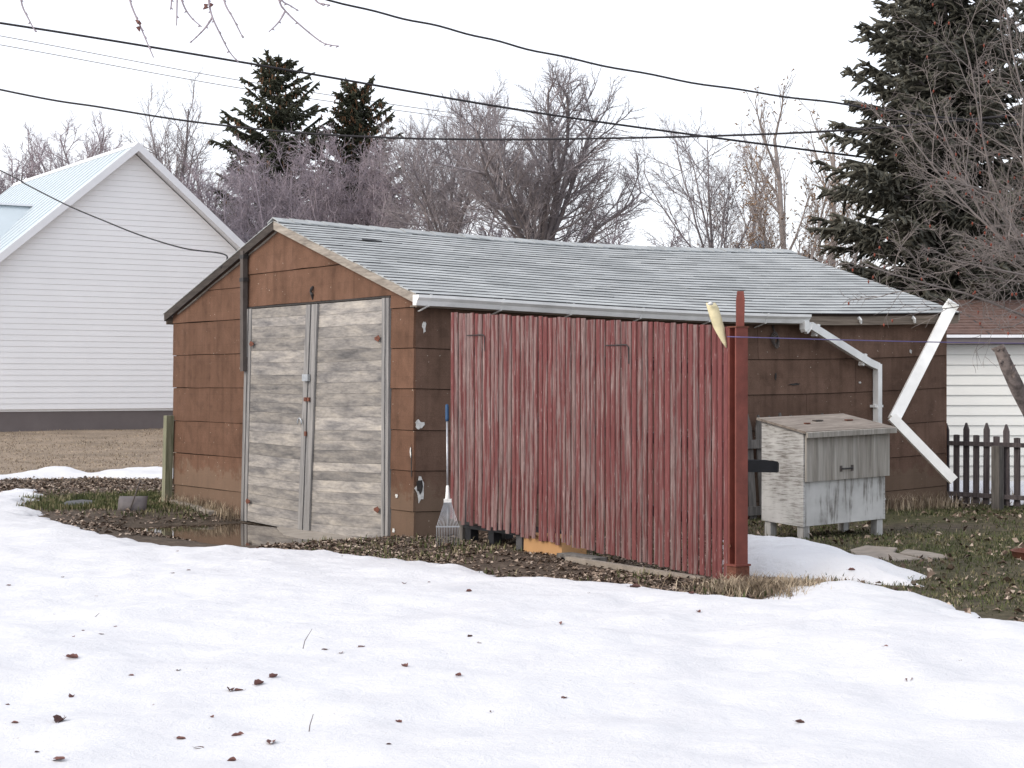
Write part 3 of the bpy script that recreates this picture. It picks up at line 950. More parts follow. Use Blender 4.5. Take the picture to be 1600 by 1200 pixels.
# downspout fixed to the wall
mb = MB()
tv = gt(1365)
q0 = gp(-OV - 0.055, GT1 - 0.05, z0 - 0.08); q1 = gp(-OV - 0.055, GT1 - 0.05, z0 - 0.17)
q2 = px(1266, 509, 20.28); q3 = px(1357, 566, 20.98); q4 = gp(-0.065, tv, 0); q4.z = q3.z - 0.08
q5 = q4.copy(); q5.z = 0.22
mb.rtube([q0, q1, q1 + (q2 - q1) * 0.15 - Vector((0, 0, 0.02))], 0.075, 0.085, U2)
mb.rtube([q1 - Vector((0, 0, 0.02)), q2, q3, q4 + Vector((0, 0, 0.03))], 0.088, 0.066, U2)
mb.rtube([q4 + Vector((0, 0, 0.06)), q4 - Vector((0, 0, 0.2)), q5, q5 + Vector((0.04, -0.06, -0.1))], 0.068, 0.086, U2)
ds = mb.build('downspout', M['white_alu'], garage)
ds['label'] = 'white downspout slanting from the gutter end to the wall'
c_ = q4.copy(); c_.z = 1.28
mb = MB(); mb.box(c_ + U2 * 0.02, (0.15, 0.09, 0.03), V2, U2); mb.build('strap', M['white_alu'], ds)
dd = (q3 - q2).normalized(); nn_ = dd.cross(U2).normalized()
for q in (0.12, 0.93):
    mb = MB(); mb.box(q2.lerp(q3, q) + U2 * 0.03 - nn_ * 0.0, (0.03, 0.08, 0.15), dd, U2, nn_); mb.build('strap', M['white_alu'], ds)
# loose downspout hanging from the far corner
mb = MB()
p0, p1, p2 = px(1486, 480, 21.55), px(1397, 655, 20.85), px(1490, 751, 20.75)
up = Vector((0.0, -1, 0.1))
mb.rtube([p0, p0.lerp(p1, 0.5), p1], 0.135, 0.09, up)
mb.rtube([p1 + Vector((-0.03, 0.0, 0.03)), p2], 0.11, 0.085, up)
mb.rtube([p0 + Vector((-0.04, 0.02, -0.05)), p0 + Vector((0.03, -0.02, 0.06))], 0.15, 0.11, up)
o = mb.build('downspout', M['white_alu'], garage); o['label'] = 'loose bent white downspout hanging from the far roof corner'
mb = MB(); dd = (p2 - p1).normalized(); mb.rtube([p2 + dd * 0.001, p2 + dd * 0.004], 0.085, 0.06, up); mb.build('mouth_shade', M['darkiron'], o)  # dark plate painted for the shade inside the open pipe end

# doors: two leaves of horizontal boards, racked a little to the left at the foot
def dpt(s, z, t, lean):
    """a point on the doors; lean grows towards the bottom"""
    return gp(s + lean * (1 - (z + 0.1) / 2.5), t, z)
def leaf(s0, s1, lean0, lean1, zb0, zb1, name, label, seed):
    r = random.Random(seed)
    d = MB()
    d.hexa([dpt(s0 + .03, zb0 + .03, -0.012, lean0), dpt(s1 - .03, zb1 + .03, -0.012, lean1), dpt(s1 - .03, zb1 + .03, 0.012, lean1), dpt(s0 + .03, zb0 + .03, 0.012, lean0),
            dpt(s0 + .03, DTOP - .03, -0.012, lean0), dpt(s1 - .03, DTOP - .03, -0.012, lean1), dpt(s1 - .03, DTOP - .03, 0.012, lean1), dpt(s0 + .03, DTOP - .03, 0.012, lean0)])
    door = d.build(name, M['torndark'], garage); door['label'] = label
    nb = 21
    hs = [r.uniform(0.8, 1.2) for _ in range(nb)]; tot = sum(hs); q = 0
    for k in range(nb):
        f0 = q / tot; q += hs[k]; f1 = q / tot
        a = 0.0022
        za0 = zb0 + (DTOP - zb0) * f0 + a / 2; za1 = zb0 + (DTOP - zb0) * f1 - a / 2
        zc0 = zb1 + (DTOP - zb1) * f0 + a / 2; zc1 = zb1 + (DTOP - zb1) * f1 - a / 2
        j = r.uniform(-0.0015, 0.0015)
        mb = MB()
        mb.hexa([dpt(s0, za0, -0.036 + j, lean0), dpt(s1, zc0, -0.036 + j, lean1), dpt(s1, zc0, -0.0125, lean1), dpt(s0, za0, -0.0125, lean0),
                 dpt(s0, za1, -0.036 + j, lean0), dpt(s1, zc1, -0.036 + j, lean1), dpt(s1, zc1, -0.0125, lean1), dpt(s0, za1, -0.0125, lean0)])
        mb.build('board', M['door_board'], door)
    return door
def stile(door, s0, s1, lean, zb, t0=-0.062, t1=-0.0395, zt=DTOP - 0.002):
    mb = MB()
    mb.hexa([dpt(s0, zb, t0, lean), dpt(s1, zb, t0, lean), dpt(s1, zb, t1, lean), dpt(s0, zb, t1, lean),
             dpt(s0, zt, t0, lean), dpt(s1, zt, t0, lean), dpt(s1, zt, t1, lean), dpt(s0, zt, t1, lean)])
    return mb.build('stile', M['stile'], door)
SM = 2.06
right_door = leaf(0.56, SM, 0.02, 0.20, -0.05, -0.105, 'door', 'right plank door leaf with rusty hinges', 3)
left_door = leaf(SM + 0.02, 3.56, 0.20, 0.13, -0.10, -0.065, 'door', 'left plank door leaf with the hasp and handle', 4)
stile(right_door, SM - 0.135, SM - 0.005, 0.20, -0.115)
stile(left_door, SM + 0.025, SM + 0.125, 0.20, -0.11)
def jamb(s0, s1, lean, zb):
    for a, b, k in ((s0, (s0 + s1) / 2 - 0.003, -0.045), ((s0 + s1) / 2 + 0.003, s1, -0.055)):
        mb = MB()
        mb.hexa([dpt(a, zb, k, lean), dpt(b, zb, k, lean), dpt(b, zb, 0.03, lean), dpt(a, zb, 0.03, lean),
                 dpt(a, DTOP + .005, k, lean), dpt(b, DTOP + .005, k, lean), dpt(b, DTOP + .005, 0.03, lean), dpt(a, DTOP + .005, 0.03, lean)])
        mb.build('door_jamb', M['stile'], garage)
jamb(0.435, 0.555, 0.02, -0.06)
jamb(3.565, 3.70, 0.13, -0.07)
mb = MB(); gext(mb, [(0.43, DTOP + 0.007), (3.72, DTOP + 0.007), (3.72, DTOP + 0.027), (0.43, DTOP + 0.027)], -0.03, 0.01); mb.build('lintel', M['torndark'], garage)
# hardware
def hinge(door, s, z, lean, d):
    mb = MB()
    c = dpt(s, z, -0.064, lean)
    P = [c, c + U2 * d * 0.035 + Vector((0, 0, 0.034)), c + U2 * d * 0.11 + Vector((0, 0, 0.012)), c + U2 * d * 0.11 - Vector((0, 0, 0.012)), c + U2 * d * 0.035 - Vector((0, 0, 0.034))]
    mb.prism(P, -V2 * 0.006); mb.build('hinge', M['rust'], door)
hinge(right_door, 0.565, 2.02, 0.02, 1); hinge(right_door, 0.565, 0.25, 0.02, 1)
hinge(left_door, 3.555, 2.02, 0.13, -1); hinge(left_door, 3.555, 0.17, 0.13, -1)
zl = 1.62
mb = MB(); mb.box(dpt(SM + 0.02, zl, -0.085, 0.20), (0.13, 0.03, 0.075), U2, V2); mb.build('hasp', M['zinc'], left_door)
mb = MB(); mb.box(dpt(SM + 0.03, zl - 0.24, -0.075, 0.20), (0.05, 0.02, 0.045), U2, V2); mb.build('latch', M['rust'], left_door)
mb = MB(); mb.box(dpt(SM - 0.04, zl - 0.24, -0.075, 0.20), (0.05, 0.02, 0.045), U2, V2); mb.build('latch', M['rust'], right_door)
mb = MB(); mb.box(dpt(SM + 0.0, zl - 0.62, -0.075, 0.20), (0.04, 0.015, 0.05), U2, V2); mb.build('latch', M['rust'], right_door)
mb = MB(); c = dpt(SM + 0.13, zl - 0.50, -0.085, 0.20)
mb.tube([c + U2 * 0.045 * math.cos(a) + Vector((0, 0, 0.05 * math.sin(a))) for a in np.linspace(-0.3, 3.5, 10)], 0.008, 6)
mb.build('ring_handle', M['zinc'], left_door, True)
mb = MB(); s0 = gs(493); mb.tube([gp(s0, -0.03, 2.63), gp(s0, -0.05, 2.60), gp(s0 + .02, -0.05, 2.57), gp(s0, -0.045, 2.54), gp(s0 + .01, -0.03, 2.48)], [0.008, 0.018, 0.012, 0.018, 0.006], 6)
mb.build('hook', M['darkiron'], garage)
# conduit on the gable
sc_ = gs(390)
mb = MB(); mb.box(gp(sc_, -0.075, 2.41), (0.075, 0.06, 1.42), U2, V2); con = mb.build('conduit', M['conduit'], garage)
for z in (2.78, 3.05):
    mb = MB(); mb.box(gp(sc_, -0.075, z), (0.105, 0.068, 0.045), U2, V2); mb.build('strap', M['darkiron'], con)
# pulley by the eave
mb = MB(); tp = gt(1206); cp = gp(-0.05, tp, 2.16)
for kk in range(3):
    mb.tube([cp + V2 * 0.05 * math.cos(a) * (1 - kk * 0.15) + Vector((0, 0, 0.075 * math.sin(a) - 0.02 * kk)) - U2 * 0.015 * kk for a in np.linspace(0, 6.28, 14)], 0.010, 5)
mb.tube([cp + Vector((0, 0, 0.06)), cp + Vector((0, 0, 0.15)) + U2 * 0.03], 0.012, 5)
mb.build('pulley', M['conduit'], garage, True)

# apron before the doors
mb = MB()
P = []
front = [(0.35, -0.28), (0.9, -0.42), (1.45, -0.52), (1.95, -0.46), (2.4, -0.28), (2.8, -0.10)]
top = [gp(s, t, -0.072 + t * 0.03) for s, t in front] + [gp(2.8, 0.08, -0.080), gp(0.35, 0.08, -0.065)]
for p in top: p.z -= 0.0
mb.prism(top[::-1], (0, 0, -0.15))
tag(mb.build('concrete_apron', M['concrete']), 'cracked concrete apron under the garage doors', 'apron', kind='structure')
# timber sill against the wall, left of the doors
p0, p1 = gp(5.65, -0.10, 0.03), gp(4.25, -0.22, -0.03)
t_ = thing('timber_beam', p0, 'short squared timber lying at the foot of the brown gable wall', 'timber')
mb = MB(); mb.rtube([p0, p0.lerp(p1, 0.5) + Vector((0, 0, 0.01)), p1], 0.10, 0.10); mb.build('beam', M['rake_light'], t_)
# green post by the left corner
pb = gp(GW + 0.04, -0.10, 0); pb.z = gz1(pb.x, pb.y) - 0.05
t_ = thing('corner_post', pb, 'greenish square timber post beside the left garage corner', 'post')
mb = MB(); mb.hexa([pb + U2 * a + V2 * b + Vector((0.0, 0, z)) + (Vector((0.03, 0, 0)) if z > 1 else Vector()) for z in (0, 1.20) for a, b in ((-.05, -.05), (-.05, .05), (.05, .05), (.05, -.05))])
mb.build('post', M['greenpost'], t_)

# ------------------------------------------------------------------ red slat screen and its steel post
FL = Vector((-0.61, 17.0, 0)); FR = Vector((1.675, 13.35, 0))
fd = (FR - FL).normalized(); fn = Vector((fd.y, -fd.x, 0)) * -1      # fn points away from the camera
if fn.y < 0: fn = -fn
flen = (FR - FL).length
screen = thing('slat_screen', Vector((FR.x, FR.y, 0)), 'tall screen of narrow vertical slats with peeling red paint', 'fence')
NS = 57
for k in range(NS):
    q = (k + 0.5) / NS
    c = FL + fd * (flen * q)
    zb = 0.215 + (0.026 - 0.215) * q; zt = 2.255 + (1.995 - 2.255) * q
    zb += random.uniform(-0.022, 0.022) if q < 0.5 else random.uniform(-0.008, 0.008)
    zt += random.uniform(-0.006, 0.008)
    w = flen / NS * random.uniform(0.72, 0.84); dpt_ = random.uniform(-0.004, 0.004)
    kick = random.uniform(-0.018, 0.018) if q < 0.5 else random.uniform(-0.004, 0.004)
    th = 0.013; bev = 0.007
    mb = MB(); V = []
    sec = [(-w / 2, th), (-w / 2, bev), (-w / 2 + bev, 0), (w / 2 - bev, 0), (w / 2, bev), (w / 2, th)]
    for (z, kx, ky) in ((zb, kick, -abs(kick) * 0.8), (zb + 0.5, 0, 0), (zt - 0.3, 0, 0), (zt, random.uniform(-.004, .004), 0)):
        for a, b in sec:
            V.append(c + fd * (a + kx) + fn * (b + dpt_ + ky) + Vector((0, 0, z)))
    n = 6; fs = [tuple(range(n - 1, -1, -1)), tuple(3 * n + i for i in range(n))]
    for r_ in range(3):
        fs += [(r_ * n + i, r_ * n + (i + 1) % n, (r_ + 1) * n + (i + 1) % n, (r_ + 1) * n + i) for i in range(n)]
    mb.add(V, fs); mb.build('slat', M['redslat'], screen)
for z in (0.55, 1.15, 1.75):
    mb = MB(); dz = (0.115, -0.115)
    a = FL + fd * 0.02 + fn * 0.055 + Vector((0, 0, z + 0.13)); b = FR - fd * 0.0 + fn * 0.055 + Vector((0, 0, z - 0.1))
    mb.rtube([a, b], 0.045, 0.09); mb.build('rail', M['greywood'], screen)
for q in (0.08, 0.62):
    zt = 2.255 - 0.26 * q - 0.215
    c = FL + fd * (flen * q) - fn * 0.012 + Vector((0, 0, zt))
    mb = MB(); mb.tube([c, c + fd * 0.30, c + fd * 0.33 - Vector((0, 0, 0.02)), c + fd * 0.335 - Vector((0, 0, 0.16))], [0.004, 0.006, 0.006, 0.004], 5)
    mb.build('hook_shadow_rod', M['darkiron'], screen)  # dark bent rod drawn in for the shadow line of a bent wire
sp_ = FL + fn * 0.10; mb = MB(); mb.box(sp_ + fd * 0.1 + Vector((0, 0, 1.0)), (0.08, 0.08, 2.1), fd, fn); mb.build('prop_post', M['greywood'], screen)

PB = FR + fd * 0.075 + fn * 0.03
PB.z = gz1(PB.x, PB.y) - 0.03
post = thing('steel_post', PB, 'red painted steel beam post at the end of the slat screen', 'post')
mb = MB(); zc = 0.99
mb.box(PB + fd * 0.040 + Vector((0, 0, 1.0)), (0.014, 0.115, 2.0), fd, fn)
mb.box(PB - fd * 0.040 + Vector((0, 0, 1.0)), (0.014, 0.115, 2.0), fd, fn)
mb.box(PB + Vector((0, 0, 1.0)), (0.0655, 0.012, 1.998), fd, fn)
mb.build('beam', M['redpost'], post)
mb = MB(); mb.box(PB + Vector((0, 0, 2.005)), (0.11, 0.13, 0.010), fd, fn); mb.build('cap_plate', M['rust'], post)
mb = MB(); mb.box(PB + Vector((0, 0, 0.175)), (0.13, 0.15, 0.014), fd, fn); mb.build('collar', M['redpost'], post)
mb = MB(); mb.box(PB + Vector((0, 0, 0.085)), (0.112, 0.132, 0.16), fd, fn); mb.build('foot', M['rust'], post)
for z in (0.32,):
    mb = MB(); mb.tube([PB - fd * 0.05 - fn * 0.03 + Vector((0, 0, z)), PB - fd * 0.02 - fn * 0.07 + Vector((0, 0, z))], 0.012, 6); mb.build('bolt', M['rust'], post)
mb = MB(); c = PB + fn * 0.02 + Vector((0, 0, 2.012))
a_ = fd; P = []
for z, w in ((0, 0.030), (0.20, 0.032), (0.27, 0.024)):
    P.append([c + (Vector((1, 0, 0)) * x_ + Vector((0, 1, 0)) * y_) * w + Vector((0.01 * z, 0, z)) for x_, y_ in ((-1, -.6), (1, -.6), (1, .6), (-1, .6))])
V = P[0] + P[1] + P[2]
mb.add(V, [(3, 2, 1, 0), (8, 9, 10, 11)] + [(r_ * 4 + i, r_ * 4 + (i + 1) % 4, r_ * 4 + 4 + (i + 1) % 4, r_ * 4 + 4 + i) for r_ in (0, 1) for i in range(4)])
mb.build('top_stub', M['redpost'], post)

# pale yellow strip hooked over the slats
ys_ = [(1111, 473, 15), (1114, 480, 18), (1119, 497, 18), (1124, 512, 17), (1128, 524, 12), (1132, 535, 7), (1135, 543, 2)]
t_ = thing('plastic_strip', px(1120, 510, 13.36), 'pale yellow tapering plastic strip hanging over the slat tops', 'strip')
mb = MB(); V = []
for i, (x, y, w) in enumerate(ys_):
    d = 13.36 + (0.05 if i == 0 else 0)
    ww = w / F * d / 2
    c = px(x, y, d)
    for k in range(5):
        a = (k / 4 - 0.5) * 2
        V.append(c + Vector((a * ww, 0.35 * ww * a * a, 0)))
    for k in range(5):
        a = ((4 - k) / 4 - 0.5) * 2
        V.append(c + Vector((a * ww, 0.35 * ww * a * a + 0.012, 0)))
n = 10
fs = [tuple(range(n - 1, -1, -1)), tuple((len(ys_) - 1) * n + i for i in range(n))]
for r_ in range(len(ys_) - 1):
    fs += [(r_ * n + i, r_ * n + (i + 1) % n, (r_ + 1) * n + (i + 1) % n, (r_ + 1) * n + i) for i in range(n)]
mb.add(V, fs); mb.build('strip', M['yellow'], t_, True)
c = px(1110, 475, 13.35)
mb = MB(); mb.tube([c + Vector((-0.02, 0, 0)), c + Vector((0.0, -0.012, 0.004)), c + Vector((0.018, 0, 0))], [0.008, 0.016, 0.008], 7); mb.build('knot', M['tornpaper'], t_, True)

# black trough end that juts out behind the post
c0 = px(1150, 727, 13.72); c1 = px(1213, 728, 13.80)
t_ = thing('plastic_trough', Vector((c0.x, c0.y, 0)), 'black plastic trough end jutting out beside the red post', 'trough')
mb = MB()
d_ = (c1 - c0).normalized(); nn = Vector((-d_.y, d_.x, 0))
for (b, top, wd, th) in ((0.0, 0.0, 0.17, 0.0),):
    sec = [(-0.085, 0.045), (-0.07, -0.05), (0.07, -0.05), (0.085, 0.045), (0.075, 0.045), (0.062, -0.04), (-0.062, -0.04), (-0.075, 0.045)]
    V = []
    for q, sc2, dz in ((-0.05, 1, 0), (0.1, 1, 0), (0.82, 1, 0), (0.94, 0.93, -0.004), (1.0, 0.7, -0.012)):
        c = c0 + (c1 - c0) * q
        V += [c + nn * a * sc2 + Vector((0, 0, z * sc2 + dz)) for a, z in sec]
    n = 8; fs = [tuple(range(n - 1, -1, -1)), tuple(4 * n + i for i in range(n))]
    for r_ in range(4):
        fs += [(r_ * n + i, r_ * n + (i + 1) % n, (r_ + 1) * n + (i + 1) % n, (r_ + 1) * n + i) for i in range(n)]
    mb.add(V, fs)
mb.build('trough', M['blackplastic'], t_)
mb = MB(); mb.box(c0 + d_ * 0.015 + nn * 0.02 + Vector((0, 0, -0.46)), (0.05, 0.05, 0.82)); mb.build('stand', M['blackplastic'], t_)

# things lying under and behind the screen
pc = FL + fd * 0.70 + fn * 0.32
t_ = thing('plastic_pallet', Vector((pc.x, pc.y, gz1(pc.x, pc.y))), 'black plastic pallet under the left end of the red screen', 'pallet')
mb = MB(); mb.box(pc + Vector((0, 0, 0.155)), (1.10, 0.5, 0.03), fd, fn); mb.build('deck', M['blackplastic'], t_)
for a in (-0.48, -0.05, 0.45):
    for b in (-0.2, 0.2):
        mb = MB(); mb.box(pc + fd * a + fn * b + Vector((0, 0, 0.06)), (0.10, 0.09, 0.155), fd, fn); mb.build('leg', M['blackplastic'] if a < 0.4 else M['slate'], t_)
pc = FL + fd * 1.62 + fn * 0.17
t_ = thing('cardboard_box', Vector((pc.x, pc.y, gz1(pc.x, pc.y) - 0.01)), 'flattened tan cardboard box under the red slats', 'box')
mb = MB(); mb.hexa([pc + fd * a * (1 - z * 0.2) + fn * b + Vector((0, 0, z)) for z in (-0.02, 0.17) for a, b in ((-.32, -.14), (.32, -.14), (.30, .14), (-.28, .14))])
bx_ = mb.build('carton', M['cardboard'], t_)
mb = MB(); mb.hexa([pc + fd * a + fn * b + Vector((0, 0, z)) for a, b, z in ((-.33, -.145, .168), (.31, -.15, .172), (.3, -.02, .175), (-.3, -.02, .172), (-.33, -.145, .175), (.31, -.15, .179), (.3, -.02, .182), (-.3, -.02, .179))]); mb.build('flap', M['cardboard'], t_)
pc = FL + fd * 2.22 + fn * 0.05
t_ = thing('grey_plank', Vector((pc.x, pc.y, gz1(pc.x, pc.y))), 'short grey plank lying under the red slats beside the cardboard', 'plank')
mb = MB(); mb.box(pc + Vector((0, 0, 0.03)), (0.55, 0.16, 0.04), fd, fn); mb.build('plank', M['greywood'], t_)
pc = FL + fd * 3.1 - fn * 0.05
t_ = thing('edging_board', Vector((pc.x, pc.y, gz1(pc.x, pc.y))), 'half buried edging board along the foot of the red screen', 'board')
mb = MB(); mb.box(pc + Vector((0, 0, 0.015)), (1.9, 0.06, 0.045), fd, fn); mb.build('board', M['slab'], t_)

# leaf rake leaning at the left end of the screen
rb = px(700, 857, 16.42); rt = px(698.5, 632, 16.80)
t_ = thing('leaf_rake', Vector((rb.x, rb.y, 0)), 'steel leaf rake with blue grip standing tines down against the red screen', 'rake')
def rk(q): return rb.lerp(rt, q)
mb = MB(); mb.tube([rk(0.40), rk(0.92)], 0.0105, 8); mb.build('handle', M['rake_steel'], t_, True)
mb = MB(); mb.tube([rk(0.88), rk(0.90), rk(0.99), rk(1.0)], [0.014, 0.018, 0.017, 0.012], 8); mb.build('grip', M['bluegrip'], t_, True)
mb = MB(); mb.tube([rk(0.325), rk(0.34), rk(0.40), rk(0.43)], [0.018, 0.024, 0.017, 0.014], 8); mb.build('ferrule', M['white_alu'], t_, True)
mb = MB(); c = rk(0.322); mb.box(c, (0.075, 0.03, 0.05)); mb.build('clamp', M['white_alu'], t_)
mb = MB(); mb.tube([rk(0.33), rk(0.155)], 0.009, 6); mb.build('brace', M['rake_steel'], t_, True)
nt_ = 15
for k in range(nt_):
    a = (k / (nt_ - 1) - 0.5) * 2
    top = rk(0.315) + Vector((a * 0.033, -0.012, 0)); mid = rk(0.15) + Vector((a * 0.105, -0.018, 0)); low = rk(0.02) + Vector((a * 0.112, -0.012, 0)); tip = rk(0.0) + Vector((a * 0.112, 0.03, 0))
    mb = MB(); mb.tube([top, mid, low, tip], 0.0024, 4); mb.build('tine', M['rake_steel'], t_, True)
mb = MB(); mb.box(rk(0.15) + Vector((0, -0.02, 0)), (0.225, 0.008, 0.014)); mb.build('crossbar', M['rake_steel'], t_)

# ------------------------------------------------------------------ wooden bin
BF = Vector((2.90, 17.2, 0)); BW, BD = 1.22, 0.60
def bp(a, b, z):
    return BF + V2 * a + U2 * b + Vector((0, 0, z + 0.030 * a / BW + 0.030 * b / BD))
bin_ = thing('wooden_bin', BF, 'grey white plywood bin on legs with a slanting lid', 'bin')
def bbox(a0, a1, b0, b1, z0, z1, name, mat_, parent=None, slope=0.0):
    mb = MB()
    P = [bp(a, b, z0) for a, b in ((a0, b0), (a1, b0), (a1, b1), (a0, b1))]
    P += [bp(a, b, z1 + slope * (b - b0)) for a, b in ((a0, b0), (a1, b0), (a1, b1), (a0, b1))]
    mb.hexa(P)
    return mb.build(name, mat_, parent or bin_)
ZB, ZT, SLP = 0.125, 1.065, 0.13
bbox(0, 0.02, 0, BD, ZB, ZT, 'side_panel', M['bin_side'], slope=SLP)
bbox(BW - 0.07, BW - 0.05, 0, BD, ZB, ZT, 'side_panel', M['bin_side'], slope=SLP)
bbox(0.0205, BW - 0.0705, 0.003, 0.02, ZB + 0.004, ZT - 0.01, 'front_panel', M['bin_front'])
bbox(0.0205, BW - 0.0705, BD - 0.02, BD - 0.003, ZB, ZT + 0.06, 'back_panel', M['bin_side'])
bbox(0.0205, BW - 0.0705, 0.0205, BD - 0.0205, ZB + 0.01, ZB + 0.03, 'bottom_panel', M['bin_side'])
flap = bbox(0.015, BW - 0.015, -0.030, -0.006, 0.575, ZT - 0.012, 'flap', M['bin_flap'])
mb = MB()
for (a0, a1, z0_, z1_) in ((-0.045, BW + 0.045, ZT, 0.055),):
    pass
P = [bp(a, b, ZT + 0.002 + SLP * b) for a, b in ((-0.035, -0.07), (BW + 0.02, -0.07), (BW - 0.0, BD + 0.04), (-0.035, BD + 0.04))]
mb.hexa(P + [p + Vector((0, 0, 0.024)) for p in P]); lid = mb.build('lid', M['bin_lid'], bin_)
mb = MB()
P = [bp(a, b, ZT - 0.032 + SLP * b) for a, b in ((-0.034, -0.098), (BW + 0.022, -0.098), (BW + 0.022, -0.072), (-0.034, -0.072))]
mb.hexa(P + [p + Vector((0, 0, 0.052)) for p in P]); mb.build('lid_edge', M['bin_flap'], lid)
for a in (0.02, BW - 0.15):
    for b in (0.02, BD - 0.11):
        q = bp(a, b, 0)
        bbox(a, a + 0.085, b, b + 0.085, -0.06, ZB, 'leg', M['bin_front'])
zc = 0.685
mb = MB(); mb.tube([bp(0.50, -0.032, zc), bp(0.51, -0.055, zc), bp(0.64, -0.055, zc), bp(0.65, -0.032, zc)], 0.009, 6); hd = mb.build('handle', M['darkiron'], flap)
for a in (0.495, 0.655):
    mb = MB(); mb.box(bp(a, -0.034, zc), (0.03, 0.006, 0.06), V2, U2); mb.build('handle_plate', M['conduit'], flap)
for (a, b, s_) in ((0.55, 0.35, 1), (0.30, 0.25, .6), (0.95, 0.3, .8)):
    mb = MB(); mb.box(bp(a, b, ZT + 0.034 + SLP * b), (0.11 * s_, 0.05 * s_, 0.012), V2, U2); mb.build('lid_patch' if s_ == 1 else 'lid_chip', M['conduit'] if s_ == 1 else M['rust'], lid)

# grey pickets leaning on the wall behind the bin
t0_ = gt(1150) - 0.1
pk0 = gp(-0.20, t0_, 0)
pf = thing('leaning_fence', Vector((pk0.x, pk0.y, 0)), 'grey picket panel leaning on the brown wall behind the bin', 'fence')
def picket(parent, c, du, w, z0, z1, mat_, th=0.02, point=0.09, lean=Vector()):
    mb = MB(); du = Vector(du); dn = Vector((-du.y, du.x, 0))
    pts = [(-w / 2, z0), (w / 2, z0), (w / 2, z1 - point), (w * 0.08, z1), (-w * 0.08, z1), (-w / 2, z1 - point)]
    mb.prism([c + du * a + lean * (z / 1.2) + Vector((0, 0, z)) for a, z in pts], dn * th)
    return mb.build('picket', mat_, parent)
for k in range(9):
    c = gp(-0.22, t0_ + k * 0.172, 0); c.z = -0.03
    picket(pf, c, V2, 0.11, 0.03, 1.225 + random.uniform(-.02, .02), M['greywood'], point=0.16, lean=U2 * 0.1)
for z in (0.10, 0.86):
    mb = MB(); a = gp(-0.235 + z * 0.083, t0_ - 0.1, 0); b = gp(-0.235 + z * 0.083, t0_ + 1.5, 0); a.z = b.z = z
    mb.rtube([a, b], 0.035, 0.10); mb.build('rail', M['greywood'], pf)

# ------------------------------------------------------------------ dark picket fence to the right
q0 = Vector((5.50, 22.05, 0)); kd = Vector((U2.x, U2.y, 0)) * -1
fence = thing('picket_fence', q0, 'dark weathered picket fence running right from the garage corner', 'fence')
for k in range(30):
    c = q0 + kd * (0.05 + k * 0.158)
    c.z = gz1(c.x, c.y) * 0.5
    tall = (k % 2 == 0)
    zt = (1.06 if tall else 0.90) + random.uniform(-0.012, 0.012)
    picket(fence, c, kd, 0.085, 0.055, zt, M['darkpicket'], point=0.085 if tall else 0.004, lean=kd * random.uniform(-0.012, 0.012))
for z in (0.80, 0.16):
    mb = MB(); a = q0 + kd * -0.05 - Vector((-kd.y, kd.x, 0)) * 0.022 + Vector((0, 0, z)); b = a + kd * 4.9 + Vector((0, 0, 0.015))
    mb.rtube([a, b], 0.036, 0.055); mb.build('rail', M['darkpicket'], fence)
for k in (0.94, 3.3):
    c = q0 + kd * k - Vector((-kd.y, kd.x, 0)) * 0.09
    mb = MB(); mb.hexa([c + kd * a + Vector((-kd.y, kd.x, 0)) * b + Vector((0, 0, z)) for z in (-0.05, 0.79) for a, b in ((-.06, -.045), (.06, -.045), (.06, .045), (-.06, .045))])
    mb.build('post', M['greywood'], fence)

# ------------------------------------------------------------------ right white garage
d0 = 27.2
g2 = thing('white_garage', Vector((9.0, d0, 0)), 'white lap sided garage with brown shingle roof behind the picket fence', 'garage')
mb = MB(); mb.box((9.0, d0 + 2.0, 1.05), (6.0, 3.96, 2.34)); mb.build('wall', M['vinyl2'], g2)
nb = 14; hh = 2.22 / nb
for k in range(nb):
    z = -0.05 + k * hh
    mb = MB()
    P = [(6.0, d0 - 0.030, z), (12.0, d0 - 0.030, z), (12.0, d0 + 0.015, z), (6.0, d0 + 0.015, z), (6.0, d0 - 0.006, z + hh - .004), (12.0, d0 - 0.006, z + hh - .004), (12.0, d0 + 0.015, z + hh - .004), (6.0, d0 + 0.015, z + hh - .004)]
    mb.hexa(P); mb.build('siding_board', M['vinyl2'], g2)
mb = MB(); mb.box((9.0, d0 - 0.12, 2.225), (6.3, 0.30, 0.10)); mb.build('soffit', M['foundation'], g2)
mb = MB(); mb.box((9.0, d0 - 0.29, 2.295), (6.34, 0.03, 0.045)); mb.build('drip_edge', M['white_trim'], g2)
mb = MB(); rz0, rz1 = 2.32, 2.98
mb.hexa([(5.85, d0 - .28, rz0 - .02), (12.15, d0 - .28, rz0 - .02), (12.15, d0 + 2.2, rz1 - .02), (5.85, d0 + 2.2, rz1 - .02), (5.85, d0 - .28, rz0), (12.15, d0 - .28, rz0), (12.15, d0 + 2.2, rz1), (5.85, d0 + 2.2, rz1)])
mb.hexa([(5.85, d0 + 2.2, rz1 - .02), (12.15, d0 + 2.2, rz1 - .02), (12.15, d0 + 4.4, rz0 - .02), (5.85, d0 + 4.4, rz0 - .02), (5.85, d0 + 2.2, rz1), (12.15, d0 + 2.2, rz1), (12.15, d0 + 4.4, rz0), (5.85, d0 + 4.4, rz0)])
r2 = mb.build('roof', M['asphalt_edge'], g2)
nr = 13
